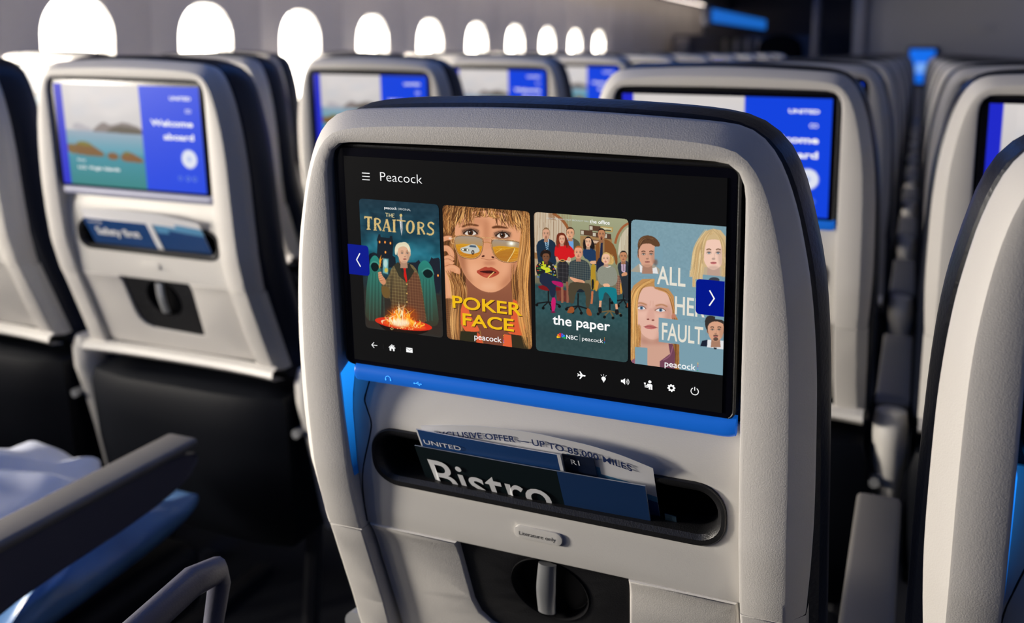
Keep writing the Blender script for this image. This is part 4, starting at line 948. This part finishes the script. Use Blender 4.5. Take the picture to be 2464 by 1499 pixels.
# front end of the cabin
pw = structure(box('wall_front', -.50, XR, 9.60, 9.66, 0, 2.16, PARTM, r=0))
structure(box('trim_2', -.60, -.49, 9.54, 9.64, 0, 2.16, POSTM, r=.02))
structure(box('wall_galley', XL, -.60, 12.0, 12.06, 0, 2.16, GALM, r=0))
structure(box('trim_3', -.92, -.86, 9.2, 9.3, 0, 2.16, GALM, r=.02))
MOOD = mat('mood_light_strip', (0.02, 0.05, 0.2), 0.5, emit=(0.03, 0.24, 1.0), es=MOOD_L * 4)
MOODD = mat('dim_mood_light', (0.02, 0.05, 0.2), 0.5, emit=lin((26, 100, 190)), es=1.0)
for x, lab in ((-1.0, 'blue mood light strip along the ceiling over the left aisle'), (1.35, 'blue mood light strip along the ceiling over the right aisle')):
    o = empty('ceiling_light', (x, 3.5, 2.15), lab, 'ceiling light')
    box('light_housing', -.10, .10, -6.0, 6.0, -.02, 0.008, CEILM, o, r=.004)
    new('light_diffuser', [(-.07, -5.9, -.021), (.07, -5.9, -.021), (.07, 5.9, -.021), (-.07, 5.9, -.021)], [(0, 1, 2, 3)], MOOD, o, smooth=False)
g = empty('galley_light', (-1.62, 9.8, 1.485), 'dim blue light strip above the dark galley at the front of the cabin', 'light')
box('light_housing', -.06, 0, -1.7, 1.5, -.08, .08, GALM, g, r=.01); box('light_diffuser', 0, .012, -1.6, 1.4, -.05, .055, MOODD, g, r=.01)
g = empty('galley_unit', (-1.5, 9.6, 0), 'dark galley unit with a pale louvred panel at the far front of the aisle', 'galley')
box('cabinet', -.9, .58, .5, 1.1, 0, 1.36, GALM, g, r=.03)
lv = box('louvre_panel', -.40, .02, .46, .50, 1.18, 1.33, mat('louvre_backing', (.08, .08, .09), .5), g, r=.006)
for k in range(4): box('slat', -.36 + k * .11, -.32 + k * .11, .44, .47, 1.19, 1.32, POSTM, lv, r=.008)
box('round_lamp', -.86, -.70, .40, .50, 1.17, 1.33, POSTM, g, r=.045)
dome = [[(.22 + r_ * math.cos(a), .30 + .10 * math.sin(a), z) for a in np.linspace(0, 2 * math.pi, 24, endpoint=False)] for z, r_ in ((1.0, .22), (1.2, .22), (1.28, .20), (1.33, .15), (1.355, .08), (1.36, .01))]
loft('dark_hood', dome, CAVITY, g, closed_ring=True, cap1=True)
g = empty('bulkhead_monitor', (0, 9.59, 1.08), 'small bulkhead monitor glowing blue, seen through the gap between the centre seats', 'monitor')
box('casing', -.125, .125, -.03, 0, -.175, .175, DARKPL, g, r=.01)
bp = box('screen', -.105, .105, -.034, -.029, -.150, .150, emat('bulkhead_blue', (20, 110, 235)), g, r=.002)
box('caption', -.05, .06, -.036, -.033, -.06, .03, emat('bulkhead_pale', (120, 170, 245)), g, r=.002)
g = empty('partition_sign', (.46, 9.595, 1.42), 'small pale sign on the grey partition at the front right', 'sign')
box('sign_plate', -.09, .09, -.006, 0, -.03, .03, mat('sign_grey', (.34, .33, .34), .5), g, r=.004)

# ------------------------------------------------------------------ the seats
SX = {'A': -2.14, 'B': -1.65, 'C': -1.16, 'D': -.2555, 'E': .2300}
def copy_tree(o, parent=None, skip=()):
    c = o.copy(); sc.collection.objects.link(c); c.parent = parent
    for ch in list(o.children):
        if ch.name.split('.')[0] not in skip: copy_tree(ch, c, skip)
    return c
BASE = ('seat_cushion', 'leg', 'foot_rail', 'cross_beam', 'life_vest_bar', 'armrest', 'lower_back_cover')
def add_welcome(s):
    mon = [c for c in s.children if c.name.split('.')[0] == 'monitor'][0]
    c = welcome_picture()
    o = c.mesh('display', S(0, 0), S(1, 0) - S(0, 0), S(0, .5646) - S(0, 0), PIC, mon)
    for t, a, b, vb, cap, bd in (('UNITED', .805, .945, .072, .020, .03), ('Welcome', .665, .945, .212, .034, .03), ('aboard', .745, .945, .284, .034, .03), ('U.S. Virgin Islands', .12, .42, .475, .018, .02), ('Enjoy', .12, .18, .43, .013, .0)):
        P, F = text_geo(t, a, b, -vb, cap, bd); add_geo(o, P, F, WHITE_E, .0006)
    P, F = shapes(arcband(.912, -.128, .008, .011, 0, 360)); add_geo(o, P, F, WHITE_E, .0006)
    P, F = shapes(arcband(.93, -.128, .008, .011, 0, 360)); add_geo(o, P, F, WHITE_E, .0006)

hero = build_seat('hero'); armrest(hero, .243)
tube('pivot_cap', [(-.212, .110, .655), (-.212, .15, .648)], .0085, GREYM, hero, n=14)
centre = build_seat('centre'); add_welcome(centre); armrest(centre, .243)
for ch in centre.children:
    if ch.name.split('.')[0] not in BASE: ch.location.z += .020
left = copy_tree(centre)
for m_ in left.children:
    if m_.name.split('.')[0] == 'monitor':
        for q in list(m_.children):
            if q.name.split('.')[0] == 'light_bar': q.data = q.data.copy(); q.data.materials[0] = BAROFF
            if q.name.split('.')[0] == 'rim_glow': bpy.data.objects.remove(q, do_unlink=True)
hero.location = (-.261, .65, 0)
tag(hero, 'grey seat back in sharp focus whose screen shows a dark menu of four posters', 'seat')

ROW = ['first', 'second', 'third', 'fourth', 'fifth', 'sixth', 'seventh', 'eighth', 'ninth', 'tenth', 'eleventh']
COL = {'A': ('left block beside the windows', 'seats beside the windows'), 'B': ('middle seat of the left block', 'middle seats of the left block'),
       'C': ('aisle seat of the left block', 'aisle seats of the left block'), 'D': ('centre block straight ahead of the poster screen seat', 'seats ahead of the poster screen seat'),
       'E': ('right column of the centre block', 'right column of the centre block')}
left_used = centre_used = False
for col, y0, n0, n1 in (('A', 1.207, 0, 9), ('B', 1.207, 0, 9), ('C', 1.207, 0, 9), ('D', .65, 1, 10), ('E', .65, 0, 10)):
    for n in range(n0, n1 + 1):
        if col in 'ABC':
            o = left if not left_used else copy_tree(left); left_used = True
        else:
            o = centre if not centre_used else copy_tree(centre); centre_used = True
        x = SX[col] + (-.001 if (col, n) == ('E', 0) else 0)
        o.location = (x, y0 + .75 * n, 0)
        k = n + 1 if col != 'D' else n
        if (col, n) == ('C', 0): lab = 'sunlit aisle seat back of the left block with a welcome screen and brochures'
        elif (col, n) == ('E', 0): lab = 'neighbouring seat back cut off by the right edge, beside the poster screen seat'
        elif (col, n) == ('B', 0): lab = 'bright seat back cut off by the left edge of the photo'
        elif (col, n) == ('D', 1): lab = 'seat back directly ahead of the poster screen seat, its blue welcome screen half hidden'
        elif (col, n) == ('E', 1): lab = 'pale seat back with a blue screen, just ahead of the one cut off at right'
        elif (col, n) == ('A', 1): lab = 'seat back beside the first visible window, overexposed by sunlight'
        elif (col, n) == ('B', 1): lab = 'white sunlit seat back just right of the nearest welcome screen seat'
        else: lab = 'airline seat in the %s row ahead, %s' % (ROW[k - 1] if k else 'first', COL[col][0])
        tag(o, lab, 'seat', COL[col][1])
        if col == 'E' and n == 0:
            for ch in list(o.children):
                if ch.name.split('.')[0] not in BASE: ch.location.z = 0

# seat bottoms of the row the camera sits in
def seat_base(x, y, lab):
    s = empty('airline_chair', (x, y, 0), lab, 'seat')
    box('seat_cushion', -.215, .215, .20, .66, .36, .47, SEATLE, s, r=.03, seg=5)
    for q in (-.17, .17): tube('leg', [(q, .26, .36), (q, .24, .15), (q, .22, 0.0)], .016, DKMETAL, s)
    box('cross_beam', -.213, .213, .28, .32, .32, .36, DKMETAL, s, r=.008)
    return s
sb = seat_base(SX['C'], .457, 'dark seat cushion and pale armrest at the lower left, holding a pillow')
ar = armrest(sb, .243)
sd = seat_base(SX['D'], -.10, 'seat cushion at the bottom edge with a raised bent armrest bar')
ab = tube('armrest_bar', [(-.245, .42, .755), (-.245, .60, .778), (-.245, .672, .787), (-.245, .700, .782), (-.245, .704, .770), (-.245, .694, .735), (-.245, .672, .66), (-.245, .645, .56), (-.245, .60, .42)], [.011, .012, .012, .011, .009, .008, .008, .009, .012], ARMD, sd, n=12)

# ------------------------------------------------------------------ what the big screen shows
mon = [c for c in hero.children if c.name.split('.')[0] == 'monitor'][0]
P, F = shapes([[(0, 0), (1, 0), (1, -.5646), (0, -.5646)]])
dsp = on_screen('display', P, F, SCR, mon, .0002)
c = poster_castle(); p1 = c.mesh('poster', S(.0405, .112), S(.274, .112) - S(.0405, .112), S(.0405, .4697) - S(.0405, .112), PIC, mon, round_px=9, n_off=.0004)
c = poster_glasses(); p2 = c.mesh('poster', S(.285, .112), S(.5228, .112) - S(.285, .112), S(.285, .4697) - S(.285, .112), PIC, mon, round_px=9, n_off=.0004)
c = poster_office(); p3 = c.mesh('poster', S(.5335, .112), S(.7718, .112) - S(.5335, .112), S(.5335, .4697) - S(.5335, .112), PIC, mon, round_px=9, n_off=.0004)
c = poster_faces(); p4 = c.mesh('poster', S(.7784, .112), S(1, .112) - S(.7784, .112), S(.7784, .4697) - S(.7784, .112), PIC, mon, round_px=-9, n_off=.0004)
for p, lab in ((p1, 'teal poster of a man in a plaid coat behind a fire bowl'), (p2, 'poster of a close-up face with mirrored glasses and yellow title'), (p3, 'poster of a group of nine people in an office'), (p4, 'blue poster of four portraits and pale block letters')): p['label'] = lab
YEL = emat('title_yellow', (240, 188, 16)); YDK = emat('title_shadow', (70, 36, 18)); CREAM = emat('title_cream', (228, 222, 208)); PALE = emat('caption_pale', (200, 206, 206)); POSTERBLUE = emat('poster_blue', (122, 156, 170))
DOTS = [emat('dot_' + n, c_) for n, c_ in (('yellow', (250, 200, 20)), ('orange', (250, 120, 30)), ('red', (226, 30, 60)), ('violet', (110, 80, 210)), ('blue', (30, 140, 235)), ('green', (20, 170, 80)))]
def T(o, s, a, b, vb, cap, m, bold=.012, off=.0008, sp=1.0):
    P, F = text_geo(s, a, b, -vb, cap, bold, sp); add_geo(o, P, F, m, off)
def dots(o, u, v0, v1, r):
    for k, m in enumerate(DOTS):
        P, F = shapes([disc(u, -(v0 + (v1 - v0) * k / 5), r, 10)]); add_geo(o, P, F, m, .0008)
T(p1, 'peacock', .1165, .1535, .1345, .0072, WHITE_E, .006); T(p1, 'ORIGINAL', .1565, .1942, .1345, .0055, PALE, 0)
for o_, s_, a_, b_, v_, cp in ((p2, 'POKER', .3047, .4982, .3829, .0335, ), (p2, 'FACE', .3325, .475, .4269, .0330)):
    T(o_, s_, a_ + .0022, b_ + .0022, v_ + .0022, cp, YDK, .02, .0007); T(o_, s_, a_, b_, v_, cp, YEL, .02, .0009)
T(p2, 'peacock', .3643, .4404, .4610, .0150, WHITE_E, .006); dots(p2, .4463, .4405, .4635, .0011)
T(p3, 'FROM THE CREW THAT BROUGHT YOU', .5676, .6737, .1268, .0036, PALE, 0); T(p3, 'the office', .6768, .7265, .1288, .0092, WHITE_E, .01)
T(p3, 'the paper', .5792, .7273, .3945, .0250, WHITE_E, .018)
T(p3, 'NBC', .6149, .6442, .4281, .0105, WHITE_E, .01); P, F = shapes([quadline(.65, -.4127, .65, -.4305, .0005)]); add_geo(p3, P, F, PALE, .0008)
T(p3, 'peacock', .6554, .7094, .4270, .0100, WHITE_E, .0); dots(p3, .7131, .4135, .4285, .0009)
for k, m in enumerate(DOTS):      # fan of six coloured feathers
    a = math.radians(178 - 35 * k); q = DOTS[k]
    cx, cy = .6013, -.4268; L = .0118
    pts = [(cx + .0012 * math.cos(a), cy + .0012 * math.sin(a) * .8)]
    for t in np.linspace(-.26, .26, 7): pts.append((cx + L * math.cos(a + t) * (1 - .6 * t * t), cy + L * math.sin(a + t) * (1 - .6 * t * t)))
    P, F = shapes([pts]); add_geo(p3, P, F, q, .0008)
T(p4, 'ALL', .8419, .9092, .2633, .0445, CREAM, .012); T(p4, 'HER', .8853, .9554, .3329, .0445, CREAM, .012)
T(p4, 'FAULT', .855, .9528, .4000, .0430, CREAM, .012)
T(p4, 'peacock', .8623, .9366, .4660, .0150, WHITE_E, .006); dots(p4, .9418, .4470, .4660, .0011)
# header, arrows, icons
screen_text('heading', 'Peacock', .1082, .2302, .0603, .0228, WHITE_E, mon, -.010)
P, F = shapes([quadline(.0543, -v, .0770, -v, .0022) for v in (.0428, .0515, .0602)]); on_screen('menu_icon', P, F, WHITE_E, mon)
def rr_uv(a, b, v0, v1, r, left=True, right=True):
    o = []
    for (cx, cy, a0, on) in ((b - r, -v0 - r, 0, right), (a + r, -v0 - r, 90, left), (a + r, -v1 + r, 180, left), (b - r, -v1 + r, 270, right)):
        if on: o += [(cx + r * math.cos(math.radians(a0 + 15 * k)), cy + r * math.sin(math.radians(a0 + 15 * k))) for k in range(7)]
        else: o.append((b if a0 in (0, 270) else a, -v0 if a0 in (0, 90) else -v1))
    return o
for nm, a, b, v0, v1, l_, r_, sg, cx, cy in (('arrow_button', 0, .0635, .2385, .3217, False, True, -1, .0265, .2795), ('arrow_button', .9345, 1.0, .2405, .3255, True, False, 1, .9765, .2835)):
    P, F = shapes([rr_uv(a, b, v0, v1, .009, l_, r_)]); bt = on_screen(nm, P, F, BLUE_E, mon, .0012)
    P, F = shapes([quadline(cx - sg * .0105, -(cy - .0185), cx + sg * .0010, -cy - .0006, .0030), quadline(cx - sg * .0105, -(cy + .0185), cx + sg * .0010, -cy + .0006, .0030)])
    add_geo(bt, P, F, WHITE_E, .0015)
IV = .5165
def icon(name, polys): P, F = shapes(polys); return on_screen(name, P, F, WHITE_E, mon, .0006)
def at(u, v, pts, s=.001): return [(u + x * s, -v + y * s) for x, y in pts]
icon('back_icon', [quadline(.0575, -IV, .0745, -IV, .0019), quadline(.0570, -IV - .0004, .0645, -IV + .0078, .0019), quadline(.0570, -IV + .0004, .0645, -IV - .0078, .0019)])
P, F = shapes([quadline(.093, -IV + .007, .093, -IV - .007, .0006), quadline(.1455, -IV + .007, .1455, -IV - .007, .0006)]); on_screen('divider', P, F, GREY_E, mon)
icon('home_icon', [at(.1196, IV, [(-10.5, 0), (0, 9.5), (10.5, 0), (9, -1.4), (0, 6.8), (-9, -1.4)]), at(.1196, IV, [(-7.5, -1), (0, 5.6), (7.5, -1), (7.5, -9), (2.6, -9), (2.6, -3), (-2.6, -3), (-2.6, -9), (-7.5, -9)]), at(.1196, IV, [(4.5, 7.5), (7, 7.5), (7, 4), (4.5, 6)])])
icon('mail_icon', [at(.1723, IV, [(-9.5, -6.5), (9.5, -6.5), (9.5, 4.6), (0, -1.6), (-9.5, 4.6)]), at(.1723, IV, [(-9.5, 6.5), (9.5, 6.5), (9.5, 5.8), (0, -.4), (-9.5, 5.8)])])
IV = .5190
icon('airplane_icon', [at(.6536, IV, [(11, 0), (9, 2), (3, 2), (-3, 10), (-6, 10), (-2.5, 2), (-7, 1.6), (-9, 4), (-11, 4), (-9.6, 0), (-11, -4), (-9, -4), (-7, -1.6), (-2.5, -2), (-6, -10), (-3, -10), (3, -2), (9, -2)])])
icon('bulb_icon', [[(.7105 + .0056 * math.cos(a), -IV - .0005 + .0056 * math.sin(a)) for a in np.linspace(0, 6.283, 24, endpoint=False)], at(.7105, IV, [(-2.6, -5), (2.6, -5), (2.2, -7.6), (-2.2, -7.6)]), at(.7105, IV, [(-1.8, -8.4), (1.8, -8.4), (.9, -10), (-.9, -10)]),
      quadline(.7105, -IV + .0072, .7105, -IV + .0110, .0011), quadline(.7055, -IV + .0060, .7035, -IV + .0094, .0011), quadline(.7155, -IV + .0060, .7175, -IV + .0094, .0011)])
icon('speaker_icon', [at(.7640, IV, [(-9.5, -3), (-5.5, -3), (1, -8.2), (1, 8.2), (-5.5, 3), (-9.5, 3)])] + arcband(.7650, -IV, .0030, .0042, -50, 50) + arcband(.7650, -IV, .0060, .0073, -52, 52) + arcband(.7650, -IV, .0092, .0105, -52, 52))
icon('attendant_icon', [disc(.8265, -IV + .0080, .0040, 16), at(.8233, IV, [(-2.5, 2.5), (7.5, 2.5), (9.5, 0), (9.5, -11.5), (5.6, -11.5), (5.6, -4), (4.6, -4), (4.6, -11.5), (.5, -11.5), (.5, -5), (-9.5, -5), (-9.5, -7.6), (-2, -7.6), (-2, -3.4), (-10, -3.4), (-10, -1.4), (-4, -1.4)]), at(.8233, IV, [(-11.5, 4.5), (-6.5, 4.5), (-7.2, 0), (-10.8, 0)])])
gear = []
for k in range(48):
    a = 2 * math.pi * k / 48; rr = .0098 if (k % 6) < 3 else .0078
    gear.append((.8792 + rr * math.cos(a), -IV + rr * math.sin(a)))
inn = [(.8792 + .0038 * math.cos(2 * math.pi * k / 48), -IV + .0038 * math.sin(2 * math.pi * k / 48)) for k in range(48)]
icon('gear_icon', [[gear[k], gear[(k + 1) % 48], inn[(k + 1) % 48], inn[k]] for k in range(48)])
icon('power_icon', arcband(.9352, -IV, .0078, .0098, 120, 420, 24) + [quadline(.9352, -IV + .0018, .9352, -IV + .0110, .0021)])
# marks on the light bar: headphones and usb
MARK = mat('bar_mark', (.1, .4, .8), .4, emit=(0.03, 0.32, 0.9), es=1.1)
def on_bar(name, polys, u, wv):
    P, F = shapes(polys)
    V = []
    for x, y in P:
        ww = wv + y; a = math.acos(max(-1, min(1, (ww + .2592) / .0074)))
        V.append((u + x, -.0001 + (-.0831 - ww) * .0788 + .004 - .0075 * (math.sin(a) ** .8) - .0003, ww + H_))
    new(name, V, F, MARK, mon, smooth=False)
on_bar('headphone_mark', arcband(0, 0, .0020, .0025, 0, 180) + [quadline(-.0022, .0002, -.0022, -.0016, .0011), quadline(.0022, .0002, .0022, -.0016, .0011)], -.115, -.2600)
on_bar('usb_mark', [quadline(-.0030, 0, .0030, .0, .0005), disc(-.0026, 0, .0007, 10), [(.0030, .0008), (.0042, 0), (.0030, -.0008)], quadline(-.0015, 0, .0005, .0012, .0004), quadline(0, 0, .0016, -.0012, .0004), disc(.0008, .0012, .0005, 8), disc(.0018, -.0012, .0005, 8)], -.089, -.2603)
# label lettering on the pocket
P, F = text_geo('Literature only', -.0148, .0162, -.3849, .0034, .0)
lab = [c_ for c_ in hero.children if c_.name.split('.')[0] == 'pocket_label'][0]
new('lettering', [(x, panel_y(x, y) - .0024, y + H_) for x, y in P], F, LBL, lab, smooth=False)

# ------------------------------------------------------------------ printed matter in the big pocket
HX, HY = hero.location.x, hero.location.y
def papersheet(name, top, wb, off, mats, mfun, lab, cat, lift=.0012, th=.0010, curl=0.0, text=(), base=None, group=None, n=40, sx=HX, sy=HY, dz=0.0):
    e = empty(name, (sx, sy, 0), lab, cat, group)
    xs = np.linspace(top[0][0], top[-1][0], n); tw = np.interp(xs, [p[0] for p in top], [p[1] for p in top])
    if len(top) > 2:
        for _ in range(6): tw[1:-1] = (tw[:-2] + tw[1:-1] * 2 + tw[2:]) / 4
    def yy(x, wv): return Ys(wv) + off + .019 * min(2, max(-1, (-.315 - wv) / .045)) - curl * math.sin(math.pi * (x - xs[0]) / (xs[-1] - xs[0]))
    V = []; F = []; FM = []; m_ = 14
    lean = -.001
    for s_ in (0, th):
        for i, x in enumerate(xs):
            for j in range(m_ + 1):
                wv = tw[i] + (wb - tw[i]) * j / m_
                xx = x + lean * j / m_
                V.append((xx, yy(xx, wv) + s_, wv + H_ + dz))
    K = (m_ + 1); N_ = n * K
    for s_ in (0, 1):
        for i in range(n - 1):
            for j in range(m_):
                a = s_ * N_ + i * K + j; F.append((a, a + 1, a + K + 1, a + K)); FM.append(mfun((xs[i] + xs[i + 1]) / 2, tw[i] + (wb - tw[i]) * (j + .5) / m_, (j + .5) / m_) if s_ == 0 else 0)
    for i in range(n - 1): a = i * K; F.append((a, a + K, a + K + N_, a + N_)); FM.append(0)
    for i in (0, n - 1):
        for j in range(m_): a = i * K + j; F.append((a, a + 1, a + 1 + N_, a + N_)); FM.append(0)
    sh = new('sheet', V, F, None, e, mats=mats, fm=FM)
    for (s, a, b, wbase, cap, bold, mt) in text:
        P, Fc = text_geo(s, a, b, 0, cap, bold)
        VV = []
        for x, y in P:
            b0 = wbase if not callable(wbase) else wbase(x)
            VV.append((x, yy(x, b0 + y) - lift, b0 + y + H_ + dz))
        new('lettering', VV, Fc, mt, sh, smooth=False)
    return e
PW = mat('paper_white', (.72, .72, .74), .45, spec=.3); PB = mat('paper_blue', (.012, .055, .19), .35); PB2 = mat('paper_deep_blue', (.010, .040, .130), .35); PBK = mat('paper_black_green', (.004, .010, .012), .3)
PSKY = mat('paper_sky', (.10, .30, .52), .4, mottling=.3); PNV = mat('paper_navy', (.006, .012, .035), .35); INKB = mat('ink_blue', (.012, .03, .12), .5); INKW = mat('ink_white', (.75, .76, .78), .5); EDGE = mat('paper_edge', (.35, .38, .42), .4)
papersheet('menu_booklet', [(-.0983, -.3171), (.0919, -.3158)], -.386, .005, [EDGE, PBK, PB2], lambda x, w_, t: 2 if x > .0255 - t * .002 else 1, 'black and blue menu booklet reading Bistro, frontmost in the big pocket', 'booklet', lift=.0014, th=.0016, curl=.001,
           text=[('Bistro', -.0896, .0133, -.3620, .0330, .008, INKW)])
papersheet('airline_magazine', [(-.0935, -.3002), (.0280, -.3010)], -.384, .008, [PW, PB], lambda x, w_, t: 0 if (x > .0255 or t < .02 or x < -.0920) else 1, 'blue magazine with a white edge reading UNITED, tucked behind the menu booklet', 'magazine', th=.0016, curl=.001,
           text=[('UNITED', -.0890, -.0560, -.3140, .0045, .008, INKW)], n=90)
papersheet('route_card', [(.0280, -.3012), (.0530, -.3005)], -.380, .0115, [PNV, PNV], lambda x, w_, t: 1, 'small navy card reading R1 beside the blue magazine', 'card', th=.0008, text=[('R1', .0345, .0412, -.3098, .0050, .008, INKW)])
FT = [(-.0920, -.2988), (-.0646, -.2925), (-.0386, -.2881), (-.0104, -.2858), (.0131, -.2856), (.0518, -.2887), (.0764, -.2939), (.0972, -.3013)]
ftop = lambda x: float(np.interp(x, [p[0] for p in FT], [p[1] for p in FT]))
papersheet('offer_flyer', FT, -.384, .0140, [PW, PSKY, PB], lambda x, w_, t: (0 if w_ > -.3030 - max(0, x - .03) * .40 else (1 if w_ > -.322 - (x - .05) * .35 else 2)) if x > .031 else 0,
           'white curved flyer with a blue offer headline, rearmost in the big pocket', 'flyer', th=.0005, n=70, curl=.001,
           text=[('EXCLUSIVE OFFER — UP TO 85,000 MILES', -.0800, .0815, lambda x: ftop(x) - .0122, .0060, .018, INKB)])
papersheet('clear_packet', [(.1020, -.3450), (.1105, -.3460)], -.378, .0100, [mat('clear_plastic', (.12, .20, .26), .15), mat('clear_plastic_face', (.03, .06, .09), .12)], lambda x, w_, t: 1, 'small clear plastic packet at the right end of the pocket', 'packet', th=.001, n=8)
# brochures in the pocket of the left aisle seat
CX, CY = SX['C'], 1.207
papersheet('airline_magazine', [(-.1150, -.3050), (.0300, -.3060)], -.384, .006, [PW, PB], lambda x, w_, t: 0 if x > .018 else 1, 'blue magazine in the pocket of the sunlit left seat', 'magazine', th=.003, sx=CX, sy=CY, dz=.02,
           text=[('UNITED', -.105, -.075, -.3130, .0035, .02, INKW), ('Safety first', -.098, -.005, -.3345, .0140, .03, INKW)])
papersheet('offer_flyer', [(-.1150, -.2900), (-.05, -.2850), (.05, -.2860), (.1250, -.2960)], -.384, .010, [PW, PSKY, PB], lambda x, w_, t: 0 if w_ > -.306 or x < .02 else (1 if w_ > -.318 else 2), 'white and blue flyer behind the magazine of the sunlit left seat', 'flyer', th=.001, sx=CX, sy=CY, dz=.02, curl=.003)

# ------------------------------------------------------------------ things on the lower left seat
def soft(name, cx, cy, cz, rx, ry, rz, m, lab, cat, seed=1, rot=0.0, pw=.6, amp=.05):
    r_ = np.random.default_rng(seed); nu, nv = 40, 22; rings = []
    ph = r_.random(6) * 6.28
    for j in range(nv + 1):
        b = -math.pi / 2 + math.pi * j / nv; ring_ = []
        for i in range(nu):
            a = 2 * math.pi * i / nu
            sg = lambda t: math.copysign(abs(t) ** pw, t)
            x = rx * sg(math.cos(a)) * abs(math.cos(b)) ** .7; y = ry * sg(math.sin(a)) * abs(math.cos(b)) ** .7
            z = rz * math.sin(b) * (1 - .5 * max(abs(x / rx), abs(y / ry)) ** 2)
            z += amp * rz * (math.sin(9 * a + ph[0]) + math.sin(x * 50 + ph[1]) + math.sin(y * 60 + ph[2])) * (math.sin(b) > 0)
            xr = x * math.cos(rot) - y * math.sin(rot); yr = x * math.sin(rot) + y * math.cos(rot)
            ring_.append((xr, yr, z))
        rings.append(ring_)
    o = loft(name, rings, m, closed_ring=True); o.location = (cx, cy, cz)
    return tag(o, lab, cat)
PIL = mat('pillow_wrap', (.80, .84, .95), .35, mottling=.15); BLW = mat('blue_wrap', (.10, .22, .44), .25, mottling=.5)
soft('pillow', -1.215, .93, .540, .14, .19, .062, PIL, 'white wrapped pillow on the dark seat behind the lower left armrest', 'pillow', 3, .2, amp=.10)
bk = soft('blanket_roll', -.985, .94, .520, .045, .20, .040, BLW, 'blue plastic wrapped blanket roll on the seat below the lower left armrest', 'blanket', 5, .10, pw=.45, amp=.05)
